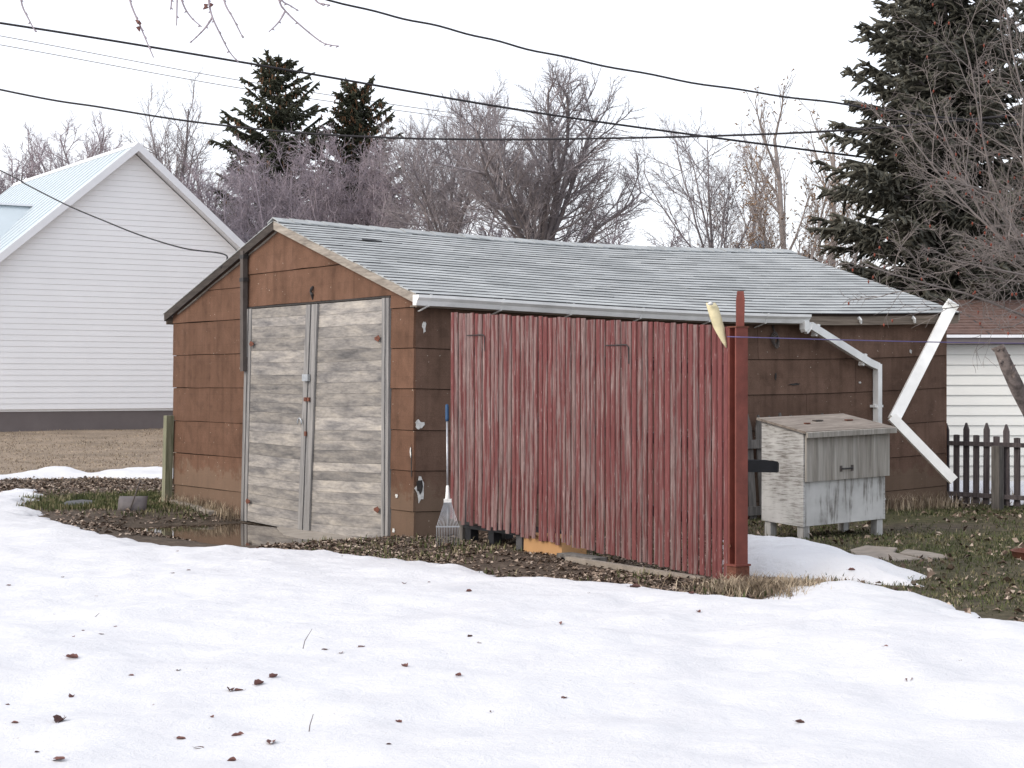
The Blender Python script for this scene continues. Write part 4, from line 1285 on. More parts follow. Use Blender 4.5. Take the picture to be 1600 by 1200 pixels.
for k in range(nr):
    f0, f1 = k / nr, (k + 1.1) / nr
    for j in range(8):
        x0 = 5.85 + j * 0.8 + (0.3 if k % 2 else 0) + random.uniform(-.03, .03); x1 = x0 + 0.79
        ya, yb = d0 - .29 + 2.49 * f0, d0 - .29 + 2.49 * min(f1, 1); za, zb_ = rz0 + 0.66 * f0, rz0 + 0.66 * min(f1, 1)
        l = random.uniform(0.012, 0.026)
        mb = MB(); mb.hexa([(x0, ya, za), (x1, ya, za), (x1, yb, zb_), (x0, yb, zb_), (x0, ya, za + l), (x1, ya, za + l), (x1, yb, zb_ + 0.004), (x0, yb, zb_ + 0.004)])
        mb.build('shingle', M['brown_shingle'], r2)

# ------------------------------------------------------------------ left white house
HA = px(210, 225, 42.0)
hr = Vector((-0.536, 0.844, 0)).normalized(); hg = Vector((0.844, 0.536, 0)).normalized()
HP = 0.845
hz = HA.z
gb = 0.40
house = thing('white_house', Vector((HA.x, HA.y, gb)), 'white lap sided house with pale metal roof left of the garage', 'house')
def hp(a, b, z):
    """a across the gable (right positive), b back along the ridge"""
    return Vector((HA.x, HA.y, 0)) + hg * a + hr * b + Vector((0, 0, z))
HL_, HR_ = -4.4, 2.70
def hroof(a): return hz - HP * abs(a)
mb = MB()
poly = [hp(HL_, 0.04, gb + .5), hp(HR_, 0.04, gb + .5), hp(HR_, 0.04, hroof(HR_) - 0.22), hp(0, 0.04, hz - 0.22), hp(HL_, 0.04, hroof(HL_) - 0.22)]
mb.prism(poly, hr * 10); mb.build('wall', M['vinyl'], house)
mb = MB(); mb.prism([hp(HL_ + .02, 0.06, gb - .3), hp(HR_ - .02, 0.06, gb - .3), hp(HR_ - .02, 0.06, 0.965), hp(HL_ + .02, 0.06, 0.965)], hr * 9.9); mb.build('foundation', M['foundation'], house)
nb = 46; zb0 = 0.955; hh = (hz - 0.24 - zb0) / nb
for k in range(nb):
    z0_, z1_ = zb0 + k * hh, zb0 + (k + 1) * hh - 0.002
    def lim(z): return max(HL_, -(hz - 0.23 - z) / HP), min(HR_, (hz - 0.23 - z) / HP)
    a0, a1 = lim(z0_); b0, b1 = lim(z1_)
    if a1 - a0 < 0.05: continue
    mb = MB()
    mb.hexa([hp(a0, -0.012, z0_), hp(a1, -0.012, z0_), hp(a1, 0.05, z0_), hp(a0, 0.05, z0_), hp(b0, -0.002, z1_), hp(b1, -0.002, z1_), hp(b1, 0.05, z1_), hp(b0, 0.05, z1_)])
    mb.build('siding_board', M['vinyl'], house)
mb = MB()
OVH = 0.28
for sgn, lim_ in ((1, 2.92), (-1, 4.7)):
    e = sgn * lim_
    mb.hexa([hp(0, -OVH, hz - .05), hp(e, -OVH, hroof(e) - .05), hp(e, 10, hroof(e) - .05), hp(0, 10, hz - .05), hp(0, -OVH, hz), hp(e, -OVH, hroof(e)), hp(e, 10, hroof(e)), hp(0, 10, hz)])
hroof_o = mb.build('roof', M['metal_roof'], house)
for sgn, lim_ in ((1, 2.92), (-1, 4.7)):
    e = sgn * lim_; mb = MB()
    mb.hexa([hp(0, -OVH - .03, hz - .20), hp(e, -OVH - .03, hroof(e) - .20), hp(e, -OVH - .002, hroof(e) - .20), hp(0, -OVH - .002, hz - .20), hp(0, -OVH - .03, hz + .012), hp(e, -OVH - .03, hroof(e) + .012), hp(e, -OVH - .002, hroof(e) + .012), hp(0, -OVH - .002, hz + .012)])
    mb.build('rake_trim', M['white_trim'], house)
    mb = MB()
    mb.hexa([hp(0, -OVH, hz - .195), hp(e, -OVH, hroof(e) - .195), hp(e, 0.03, hroof(e) - .195), hp(0, 0.03, hz - .195), hp(0, -OVH, hz - .17), hp(e, -OVH, hroof(e) - .17), hp(e, 0.03, hroof(e) - .17), hp(0, 0.03, hz - .17)])
    mb.build('soffit', M['white_trim'], house)
mb = MB(); mb.prism([hp(-0.13, -OVH, hroof(.13) + .012), hp(0, -OVH, hz + 0.03), hp(0.13, -OVH, hroof(.13) + .012), hp(0, -OVH, hz + 0.005)], hr * 10.2); mb.build('ridge_flashing', M['white_trim'], hroof_o)
for k in range(22):        # standing seams on the visible slope
    b = 0.25 + k * 0.45; mb = MB()
    mb.hexa([hp(-0.14, b, hroof(.14)), hp(-4.7, b, hroof(4.7)), hp(-4.7, b + .02, hroof(4.7)), hp(-0.14, b + .02, hroof(.14)), hp(-0.14, b, hroof(.14) + .018), hp(-4.7, b, hroof(4.7) + .018), hp(-4.7, b + .02, hroof(4.7) + .018), hp(-0.14, b + .02, hroof(.14) + .018)])
    mb.build('roof_seam', M['metal_roof'], hroof_o)
# lower wing: its ridge runs out of the left slope
best = None
for a in np.arange(-4.4, -0.3, 0.02):
    for b in np.arange(0.2, 8, 0.04):
        p = hp(a, b, hroof(a)); x = 800 + p.x / p.y * F; y = 600 - (p.z - EYE) / p.y * F
        e = (x - 50) ** 2 + (y - 323) ** 2
        if best is None or e < best[0]: best = (e, a, b)
wa, wb = best[1], best[2]; wz = hroof(wa)
mb = MB()
for sgn in (-1, 1):
    e = 3.0 * sgn
    mb.hexa([hp(wa + 3, wb, wz - .04), hp(wa - 4, wb, wz - .04), hp(wa - 4, wb + e, wz - HP * 3 - .04), hp(wa + 3, wb + e, wz - HP * 3 - .04), hp(wa + 3, wb, wz), hp(wa - 4, wb, wz), hp(wa - 4, wb + e, wz - HP * 3), hp(wa + 3, wb + e, wz - HP * 3)])
mb.build('wing_roof', M['metal_roof'], house)
mb = MB(); mb.hexa([hp(a, wb + b, wz + z) for z in (0.0, 0.05) for a, b in ((wa + .02, -.10), (wa - 4, -.10), (wa - 4, .08), (wa + .02, .08))]); mb.build('wing_ridge', M['white_trim'], house)
mb = MB(); mb.hexa([hp(a, b, z) for z in (gb - .2, 2.6) for a, b in ((HL_ - 3.5, wb - 1.5), (HL_ + .3, wb - 1.5), (HL_ + .3, wb + 2.4), (HL_ - 3.5, wb + 2.4))]); mb.build('wing_wall', M['vinyl'], house)
# low annex at the right eave
mb = MB(); mb.hexa([hp(a, b, z) for z, k in ((4.95, 0), (5.08, 0)) for a, b in ((2.6, 1.0), (6.5, 1.0), (6.5, 6), (2.6, 6))]); mb.build('annex_roof', M['metal_roof'], house)
mb = MB(); mb.hexa([hp(a, b, z) for z in (gb - .2, 4.95) for a, b in ((2.71, 1.3), (6.2, 1.3), (6.2, 5.8), (2.71, 5.8))]); mb.build('annex_wall', M['vinyl'], house)

# far dark-roofed house behind the garage
c = px(1263, 394, 42); fh = thing('far_house', Vector((c.x, c.y, 0.4)), 'dark gabled house barely showing over the garage ridge', 'house')
zt = c.z
mb = MB(); mb.prism([Vector((c.x - 3, c.y + .2, 0.2)), Vector((c.x + 3, c.y + .2, 0.2)), Vector((c.x + 3, c.y + .2, zt - 2.6)), Vector((c.x, c.y + .2, zt - 0.12)), Vector((c.x - 3, c.y + .2, zt - 2.6))], Vector((-3.0, 5.5, 0))); mb.build('wall', M['dark_roof'], fh)
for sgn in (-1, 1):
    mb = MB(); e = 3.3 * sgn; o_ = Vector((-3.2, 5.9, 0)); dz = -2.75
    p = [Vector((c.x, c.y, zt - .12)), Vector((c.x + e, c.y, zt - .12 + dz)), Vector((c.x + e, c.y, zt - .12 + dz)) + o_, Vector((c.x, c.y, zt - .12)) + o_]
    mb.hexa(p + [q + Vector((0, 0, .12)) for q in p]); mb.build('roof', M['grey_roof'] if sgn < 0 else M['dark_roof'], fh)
vb = px(1188, 402, 44)
mb = MB(); n = 12; prof = [(0.20, -1.0), (0.20, 0.18), (0.24, 0.20), (0.24, 0.26), (0.20, 0.36), (0.11, 0.42), (0.02, 0.44)]
V = [vb + Vector((r * math.cos(2 * math.pi * k / n), r * math.sin(2 * math.pi * k / n), z)) for r, z in prof for k in range(n)]
mb.add(V, [(i * n + k, i * n + (k + 1) % n, (i + 1) * n + (k + 1) % n, (i + 1) * n + k) for i in range(len(prof) - 1) for k in range(n)] + [tuple((len(prof) - 1) * n + k for k in range(n))])
mb.build('roof_vent', M['blue_vent'], fh, True)

# ------------------------------------------------------------------ small things on the ground
# snow shovel and slate left of the garage
sb = pxg(206, 799, 0.0); sb.z = gz1(sb.x, sb.y)
t_ = thing('shovel', sb, 'grey shovel standing blade down in the grass by the puddle', 'shovel')
mb = MB(); V = []
for q, dy, dz in ((0, 0, -0.02), (0.33, 0.02, 0.07), (0.66, 0.06, 0.14), (1, 0.12, 0.175)):
    for k in range(6):
        a = (k / 5 - 0.5) * 2
        V.append(sb + Vector((a * 0.175, dy - 0.03 * (1 - a * a), dz)))
n = 6; fs = [(r_ * n + i, r_ * n + i + 1, (r_ + 1) * n + i + 1, (r_ + 1) * n + i) for r_ in range(3) for i in range(5)]
V2_ = [v + Vector((0, 0.01, -0.004)) for v in V]; m_ = len(V)
fs2 = [tuple(m_ + i for i in reversed(f)) for f in fs]
rim = [0, 1, 2, 3, 4, 5, 11, 17, 23, 22, 21, 20, 19, 18, 12, 6]
fs3 = [(rim[(i + 1) % 16], rim[i], m_ + rim[i], m_ + rim[(i + 1) % 16]) for i in range(16)]
mb.add(V + V2_, fs + fs2 + fs3); mb.build('blade', M['shovel'], t_, True)
mb = MB(); mb.tube([sb + Vector((-0.02, -0.045, 0.0)), sb + Vector((0.03, -0.005, 0.16)), sb + Vector((0.09, 0.07, 0.37))], 0.0085, 7); mb.build('handle', M['conduit'], t_, True)
SLABS = []
def slab_thing(name, pts_px, thick, mat_, label, cat, zoff=0.02):
    P = [pxg(x, y, 0) for x, y in pts_px]
    SLABS.append([(p.x, p.y) for p in P])
    c = sum(P, Vector()) / len(P); zg = gz1(c.x, c.y)
    t_ = thing(name, Vector((c.x, c.y, zg)), label, cat)
    mb = MB(); top = [Vector((p.x, p.y, zg + zoff + random.uniform(-.004, .006))) for p in P]
    cen = [p.lerp(c, 0.06) for p in top]
    for q, p in zip(cen, top): q.z = p.z + 0.006
    n = len(P); V = cen + top + [p - Vector((0, 0, thick)) for p in top]
    fs = [tuple(range(n - 1, -1, -1))] + [(i, (i + 1) % n, n + (i + 1) % n, n + i) for i in range(n)] + [(n + i, n + (i + 1) % n, 2 * n + (i + 1) % n, 2 * n + i) for i in range(n)]
    mb.add(V, fs)
    me_o = mb.build(name.split('_')[-1], mat_, t_)
    bm_fix(me_o)
    return t_
def bm_fix(o):
    import bmesh
    b = bmesh.new(); b.from_mesh(o.data); bmesh.ops.recalc_face_normals(b, faces=b.faces); b.to_mesh(o.data); b.free()
slab_thing('slate_slab', [(94, 789), (104, 785), (128, 783), (151, 784.5), (140, 789), (118, 792), (100, 794.5)], 0.04, M['slate'], 'dark flat slate lying in the grass left of the shovel', 'slab', 0.035)
slab_thing('wooden_plank', [(1161, 901), (1188, 899), (1225, 903), (1268, 908), (1254, 913), (1225, 922), (1195, 926), (1158, 922)], 0.05, M['slab'], 'brown worn board on the ground right of the red post', 'board', 0.012)
slab_thing('stepping_slab', [(1326, 861), (1352, 855), (1402, 858), (1396, 866), (1440, 876), (1395, 879), (1345, 872)], 0.05, M['slab'], 'weathered stepping slab at the tip of the snow bank', 'slab', 0.02)
slab_thing('stepping_slab', [(1405, 866), (1415, 859), (1450, 863), (1476, 868), (1480, 873), (1450, 875.5)], 0.05, M['slab'], 'paler stepping slab farther right toward the lawn', 'slab', 0.02)
c = pxg(1632, 868, 0.03); t_ = thing('fire_ring', Vector((c.x, c.y, gz1(c.x, c.y))), 'rusty steel fire ring in the grass at the right edge', 'fire ring')
mb = MB(); n = 32; V = []
for r, z in ((0.265, -0.03), (0.285, 0.055), (0.30, 0.062), (0.275, 0.062), (0.25, -0.02)):
    V += [c + Vector((r * math.cos(2 * math.pi * k / n), r * math.sin(2 * math.pi * k / n), z - 0.02)) for k in range(n)]
mb.add(V, [(i * n + k, i * n + (k + 1) % n, (i + 1) * n + (k + 1) % n, (i + 1) * n + k) for i in range(4) for k in range(n)]); mb.build('rim', M['rust'], t_, True)
mb = MB(); mb.add([c + Vector((0.255 * math.cos(2 * math.pi * k / n), 0.255 * math.sin(2 * math.pi * k / n), -0.01)) for k in range(n)], [tuple(range(n))]); mb.build('ash_bed', M['darkiron'], t_)

# leaf litter, grass, straw: uncountable
def scatter_leaves(name, pts, size, mat_, label, seed=1, tilt=0.6):
    r = np.random.default_rng(seed); n = len(pts)
    P = np.asarray(pts)
    th = r.uniform(0, 6.28, n); sz = size * r.uniform(0.5, 1.3, n)
    e1 = np.stack([np.cos(th), np.sin(th), r.normal(0, tilt * 0.5, n)], 1)
    e2 = np.stack([-np.sin(th), np.cos(th), r.normal(0, tilt, n)], 1)
    fold = r.uniform(0.0, 0.6, n)
    L = sz[:, None]; W = L * r.uniform(0.4, 0.7, n)[:, None]
    up = np.zeros((n, 3)); up[:, 2] = 1
    z0 = np.abs(e1[:, 2:3]) * L * 0.5 + 0.004
    base = P + up * z0
    v = [base - e1 * L * 0.5, base - e2 * W * 0.5 + up * fold[:, None] * W, base + e1 * L * 0.5, base + e2 * W * 0.5 + up * fold[:, None] * W]
    V = np.stack(v, 1).reshape(-1, 3)
    b = (np.arange(n) * 4)[:, None]
    Fq = np.concatenate([b + np.array([[0, 1, 2]]), b + np.array([[0, 2, 3]])], 1).reshape(-1)
    me = mesh_np(name, V, Fq, 3)
    return tag(link(name, me, mat_), label, 'leaf litter' if 'leaf' in name else 'grass', kind='stuff')

def blades(name, pts, hgt, mat_, label, seed=2, wid=0.006, spread=0.6):
    r = np.random.default_rng(seed); n = len(pts); P = np.asarray(pts)
    th = r.uniform(0, 6.28, n); H = hgt * r.uniform(0.35, 1.2, n)
    lean = np.stack([np.cos(th), np.sin(th)], 1) * (r.uniform(0.1, 1.0, n) * spread * H)[:, None]
    side = np.stack([-np.sin(th), np.cos(th), np.zeros(n)], 1) * wid
    mid = P.copy(); mid[:, :2] += lean * 0.35; mid[:, 2] += H * 0.65
    tip = P.copy(); tip[:, :2] += lean; tip[:, 2] += H
    V = np.stack([P - side, P + side, mid + side * 0.7, mid - side * 0.7, tip], 1).reshape(-1, 3)
    b = (np.arange(n) * 5)[:, None]
    Fq = np.concatenate([b + np.array([[0, 1, 2]]), b + np.array([[0, 2, 3]]), b + np.array([[3, 2, 4]])], 1).reshape(-1)
    me = mesh_np(name, V, Fq, 3)
    return tag(link(name, me, mat_), label, 'grass', kind='stuff')

snow_out = np.array(out); bank_out = np.array(out2)
def free(x, y, margin=0.0):
    a = poly_sd(x, y, snow_out) < -margin
    a &= poly_sd(x, y, bank_out) < -margin
    s = (x - GA.x) * U2.x + (y - GA.y) * U2.y; t = (x - GA.x) * V2.x + (y - GA.y) * V2.y
    a &= ~((s > -0.03) & (s < GW + 0.03) & (t > -0.06) & (t < GL + 0.06))
    a &= ~((s > 0.3) & (s < 3.75) & (t > -0.75) & (t <= 0))
    a &= gz(x, y) > WZ + 0.006
    for q in SLABS:
        a &= poly_sd(x, y, q) < 0.02
    return a
def rand_in(x0, x1, y0, y1, n, seed, dens_fn=None, margin=0.0):
    margin -= 0.22
    r = np.random.default_rng(seed)
    x = r.uniform(x0, x1, n); y = r.uniform(y0, y1, n)
    k = free(x, y, margin)
    if dens_fn is not None:
        k &= r.uniform(0, 1, n) < dens_fn(x, y)
    x, y = x[k], y[k]
    return np.stack([x, y, gz(x, y)], 1)
# litter beside the screen, left of the garage and on the lawn
def d_front(x, y):
    return np.clip(0.75 + 1.2 * fbm(x * 1.1, y * 1.1, 81), 0.05, 1)
l1 = rand_in(-2.4, 2.3, 12.4, 18.0, 21000, 11, d_front, -0.05)
scatter_leaves('leaf_litter', l1, 0.048, M['litter'], 'brown leaf litter along the foot of the red screen', 3, 0.35)
l2 = rand_in(-9.5, -4.0, 19.8, 28.3, 12500, 12, lambda x, y: np.clip(0.30 + 1.1 * sstep(23.5, 25.5, y) - 0.7 * np.exp(-(((x + 4.9) / 1.2) ** 4) - (((y - 22.5) / 1.3) ** 4)) + 0.7 * fbm(x, y, 83), 0, 1), 0.02)
scatter_leaves('leaf_litter', l2, 0.058, M['litter'], 'dead leaves scattered left of the garage', 4, 0.35)
l3 = rand_in(2.2, 8.5, 10.5, 22.5, 5500, 13, lambda x, y: np.clip(0.45 + 1.6 * fbm(x * .9, y * .9, 85), 0.04, 1), 0.05)
scatter_leaves('leaf_litter', l3, 0.07, M['litter'], 'dead leaves scattered over the right lawn', 5)
l4 = rand_in(-5.2, -1.5, 17.6, 21.3, 5000, 14, lambda x, y: np.clip(0.35 + 1.5 * fbm(x * 1.4, y * 1.4, 86), 0, 0.8), 0.03)
scatter_leaves('leaf_litter', l4, 0.06, M['litter'], 'wet leaves along the rim of the puddle', 6, 0.3)
g1 = rand_in(2.0, 9.0, 10.0, 23.5, 80000, 15, lambda x, y: np.clip(0.55 + 1.6 * fbm(x * .7, y * .7, 87), 0.02, 1) * sstep(1.8, 3.2, x), 0.0)
blades('lawn_grass', g1, 0.036, M['grassblade'], 'short winter lawn at the right', 7, 0.0045, 1.3)
g2_ = rand_in(-6.6, -3.6, 20.4, 24.6, 30000, 16, lambda x, y: np.clip(np.exp(-(((x + 4.9) / 1.15) ** 4) - (((y - 22.5) / 1.4) ** 4)) + 0.1 + .5 * fbm(x, y, 89), 0, 1), 0.0)
blades('lawn_grass', g2_, 0.07, M['grassblade'], 'green grass patch left of the garage', 8)
g3 = rand_in(-2.2, 2.6, 12.3, 18.2, 14000, 17, lambda x, y: np.clip(0.15 + 1.1 * fbm(x * 1.3, y * 1.3, 91), 0, 1), 0.0)
blades('thin_grass', g3, 0.06, M['grassblade'], 'sparse grass among the leaves at the screen', 9)
c = pxg(1185, 924, 0)
r_ = np.random.default_rng(5); tx = c.x + r_.normal(0.08, 0.24, 2600); ty = c.y - 0.12 + r_.normal(0, 0.22, 2600)
blades('straw_tuft', np.stack([tx, ty, gz(tx, ty)], 1), 0.10, M['straw'], 'dry straw tuft at the foot of the red post', 10, 0.004, 1.6)
tt_ = r_.uniform(6.0, GL + 1.2, 900); so = -np.abs(r_.normal(0.12, 0.12, 900))
tx = GA.x + V2.x * tt_ + U2.x * so; ty = GA.y + V2.y * tt_ + U2.y * so
blades('dry_weeds', np.stack([tx, ty, gz(tx, ty)], 1), 0.20, M['straw'], 'dry weeds along the foot of the brown wall by the picket fence', 11, 0.004, 0.9)
ss_ = r_.uniform(3.8, GW, 700); so = -np.abs(r_.normal(0.10, 0.08, 700))
tx = GA.x + V2.x * so + U2.x * ss_; ty = GA.y + V2.y * so + U2.y * ss_
blades('dry_weeds', np.stack([tx, ty, gz(tx, ty)], 1), 0.16, M['straw'], 'dry weeds along the foot of the gable left of the doors', 12, 0.004, 0.9)
s1 = rand_in(-15, -4.5, 27.5, 44, 26000, 18, lambda x, y: np.clip(0.5 + 1.4 * fbm(x * .5, y * .5, 93), 0, 1), 0.0)
blades('straw_stubble', s1, 0.035, M['straw'], 'pale flattened straw on the lot before the white house', 13, 0.007, 2.2)

# dead leaves lying singly on the snow
snow_obj = bpy.data.objects['snow_field']
sv = np.empty(len(snow_obj.data.vertices) * 3, np.float32); snow_obj.data.vertices.foreach_get('co', sv); sv = sv.reshape(-1, 3)
def snow_z(x, y):
    i = np.argmin((sv[:, 0] - x) ** 2 + (sv[:, 1] - y) ** 2); return float(sv[i, 2])
def leaf_mesh(seed, mat_):
    r = random.Random(seed); mb = MB(); nx, ny = 7, 5; V = []
    curl = r.uniform(0.5, 1.5); tw = r.uniform(-0.8, 0.8)
    for i in range(nx):
        a = i / (nx - 1); w = (math.sin(math.pi * min(1, a * 0.93 + 0.06)) ** 0.7) * 0.42 * r.uniform(0.7, 1.1)
        for j in range(ny):
            b = (j / (ny - 1) - 0.5) * 2
            x = (a - 0.5); y = b * w; z = curl * (abs(b) ** 1.6) * w * 0.9 + 0.30 * (a - 0.45) ** 2 * curl + tw * b * w * (a - .5) + r.uniform(-.02, .03) + 0.02
            V.append((x, y, z))
    fs = [(i * ny + j, (i + 1) * ny + j, (i + 1) * ny + j + 1, i * ny + j + 1) for i in range(nx - 1) for j in range(ny - 1)]
    mb.add(V, fs)
    st = [(-0.5, 0, 0.08 * curl + .02), (-0.68, 0.05, 0.10 * curl + .03), (-0.82, r.uniform(-.1, .15), 0.22)]
    mb.tube(st, [0.018, 0.014, 0.010], 4)
    me = bpy.data.meshes.new('dead_leaf'); me.from_pydata(mb.v, [], mb.f); me.materials.append(mat_); me.update()
    return me
LM = [leaf_mesh(k, M['leaf_a'] if k % 2 else M['leaf_b']) for k in range(6)]
LEAVES = [(113, 1030, 1.6), (93, 1129, 1.6), (92, 1186, 1.3), (23, 1138, .9), (58, 1174, .6), (112, 1088, .9), (205, 1057, .8), (279, 1046, 1), (428, 1058, 1.3), (405, 1069, 1.2),
          (360, 1082, 1), (373, 1083, 1), (283, 1157, 1), (311, 1170, 1.2), (372, 1151, 1.3), (424, 1164, 1.4), (324, 1139, .8), (331, 1118, .7), (362, 1187, .8), (98, 902, .7),
          (150, 930, 1), (13, 914, 1), (158, 991, 1), (115, 995, .6), (180, 979, .6), (270, 897, .8), (295, 892, .8), (277, 860, .6), (402, 857, .8), (533, 1020, 1), (565, 1011, 1),
          (507, 1015, 1), (632, 1041, 1), (623, 1128, .8), (608, 1162, .6), (632, 911, 1.2), (733, 929, .9), (735, 996, .9), (749, 1004, .8), (872, 975, 1.6), (979, 943, .7), (1080, 926, 1.2),
          (1092, 956, .8), (768, 1116, .8), (882, 1098, 1), (716, 1057, .7), (1250, 1127, 1), (1383, 1005, 1.1), (1420, 1064, 1.3), (920, 930, .6), (1037, 965, .5), (958, 968, .4), (535, 868, .6),
          (645, 873, .7), (671, 909, .6), (993, 918, 1.8), (85, 960, .5), (240, 1100, .5), (640, 1020, .5), (12, 1100, .5), (130, 985, .5), (210, 1175, .5), (1130, 1040, .5), (1500, 1030, .6), (700, 1020, .5)]
SPECIAL = {(113, 1030): 'largest dead leaf clump on the snow, in the left foreground', (93, 1129): 'big ragged leaf low on the left foreground snow', (92, 1186): 'dead leaf nearest the bottom left corner of the snow',
           (872, 975): 'lone reddish leaf on the snow below the red screen', (993, 918): 'broad leaf at the snow edge before the red screen', (1250, 1127): 'lone leaf on the right foreground snow',
           (1420, 1064): 'farthest right curled leaf on the foreground snow', (1383, 1005): 'small leaf on the snow below the snow bank tip', (1080, 926): 'leaf on the snow just before the steel post',
           (632, 911): 'leaf on the snow straight below the right door', (150, 930): 'leaf on the snow below the slate slab', (428, 1058): 'upper leaf of the cluster on the left middle snow'}
for i, (x, y, s) in enumerate(LEAVES):
    p = pxg(x, y, 0.09); z = snow_z(p.x, p.y); p = pxg(x, y, z); z = snow_z(p.x, p.y)
    o = bpy.data.objects.new('dead_leaf', LM[(i * 5 + i // 3) % 6])
    C.objects.link(o)
    o.location = (p.x, p.y, z - 0.003)
    k = 0.042 * s * random.uniform(0.85, 1.15)
    o.scale = (k, k, k * random.uniform(0.5, 1.0)); o.rotation_euler = (random.uniform(-.15, .15), random.uniform(-.15, .15), random.uniform(0, 6.28))
    tag(o, SPECIAL.get((x, y), 'curled brown dead leaf lying on the snow field'), 'leaf', 'dead leaves lying on the snow')
for (x, y, dx, h_, lab) in ((145, 970, 8, 0.05, 'short dark twig poking from the snow at far left'), (472, 1008, 12, 0.13, 'thin bent twig standing in the snow near the middle left'), (482, 1140, 4, 0.09, 'thin stem poking from the snow in the left foreground')):
    p = pxg(x, y, 0.09); p.z = snow_z(p.x, p.y) - 0.02
    mb = MB(); mb.tube([p, p + Vector((dx * .0012, 0.01, h_ * .5)), p + Vector((dx * 0.0045, 0.02, h_))], [0.003, 0.0026, 0.0015], 5)
    t_ = thing('dead_twig', p, lab, 'twig'); mb.build('stem', M['elm'], t_)
# one leaf on the snow bank
for (x, y, lab) in ((1331, 887, 'tan dead leaf on the snow bank by the bin'), (1279, 902, 'dead leaf at the front edge of the snow bank')):
    p = pxg(x, y, 0.10); bo = bpy.data.objects['snow_bank']; q = np.empty(len(bo.data.vertices) * 3, np.float32); bo.data.vertices.foreach_get('co', q); q = q.reshape(-1, 3)
    z = float(q[np.argmin((q[:, 0] - p.x) ** 2 + (q[:, 1] - p.y) ** 2), 2])
    o = bpy.data.objects.new('dead_leaf', LM[0]); C.objects.link(o); o.location = (p.x, p.y, z); o.scale = (.055, .055, .04); o.rotation_euler = (0.1, 0, 1.0 + x)
    tag(o, lab, 'leaf')

# ------------------------------------------------------------------ overhead lines
def catmull(P, n=10):
    out = []
    P = [Vector(p) for p in P]
    for i in range(len(P) - 1):
        a = P[max(i - 1, 0)]; b = P[i]; c = P[i + 1]; d = P[min(i + 2, len(P) - 1)]
        for k in range(n):
            t = k / n
            out.append(0.5 * ((2 * b) + (c - a) * t + (2 * a - 5 * b + 4 * c - d) * t * t + (3 * b - a - 3 * c + d) * t ** 3))
    out.append(P[-1]); return out
def line(name, pts, dl, dr, rad, mat_, label, cat='cable', wob=0.0):
    x0, x1 = pts[0][0], pts[-1][0]
    P = [px(x, y, dl + (dr - dl) * (x - x0) / (x1 - x0)) for x, y in pts]
    P = catmull(P, 12)
    if wob:
        P = [p + Vector((0, 0, wob * math.sin(i * 0.9))) for i, p in enumerate(P)]
    mb = MB(); mb.tube(P, rad, 5)
    o = mb.build(name, mat_, None, True)
    return tag(o, label, cat)
line('overhead_cable', [(-500, -35), (0, 36), (400, 101), (800, 170), (1100, 213), (1410, 253), (1700, 285), (2100, 325)], 27, 33, 0.020, M['cable'], 'thick black cable slanting down from the upper left to the right spruce')
line('overhead_cable', [(-500, 28), (0, 140), (160, 168), (300, 190), (450, 206), (600, 215), (760, 218), (900, 217), (1130, 212), (1340, 202), (1600, 178), (2100, 120)], 30, 24, 0.017, M['cable'], 'black cable sagging across the middle of the sky')
line('overhead_cable', [(200, -95), (515, 0), (700, 45), (870, 87), (1100, 132), (1340, 166), (1500, 187), (1700, 208), (2000, 235)], 22, 26, 0.015, M['cable'], 'twisted dark cable crossing the upper right sky', wob=0.008)
line('thin_wire', [(-300, 4), (0, 56), (360, 123), (640, 167), (1000, 215)], 70, 78, 0.018, M['thinwire'], 'upper of two thin grey wires behind the left spruce', 'wire')
line('thin_wire', [(-300, 20), (0, 70), (365, 136), (640, 175), (1000, 222)], 70, 78, 0.018, M['thinwire'], 'lower of two thin grey wires behind the left spruce', 'wire')
line('thin_wire', [(1040, 284), (1090, 255), (1143, 223)], 38, 29.2, 0.008, M['thinwire'], 'short thin guy wire rising to the cable crossing', 'wire')
rk_p = gp(gs(356), -OG - 0.01, roofz(gs(356)) - 0.05)
pts = [(-300, 120), (0, 266), (37, 286), (104, 320), (163, 345), (221, 368), (288, 388), (352, 398)]
P = [px(x, y, 30 + (rk_p.y - 30) * (x + 300) / 652) for x, y in pts] + [rk_p]
mb = MB(); mb.tube(catmull(P, 10), 0.010, 5); tag(mb.build('drop_wire', M['cable'], None, True), 'thin wire running down from the left to the garage gable', 'wire')
pA = px(1136, 526, 13.2); pB_ = px(1900, 537, 14.0)
mb = MB(); mb.tube([pA + (pB_ - pA) * q + Vector((0, 0, -0.02 * math.sin(math.pi * q))) for q in np.linspace(0, 1, 14)], 0.0042, 5)
tag(mb.build('clothes_line', M['purpleline'], None, True), 'thin violet clothes line strung from the red post to the right', 'line')

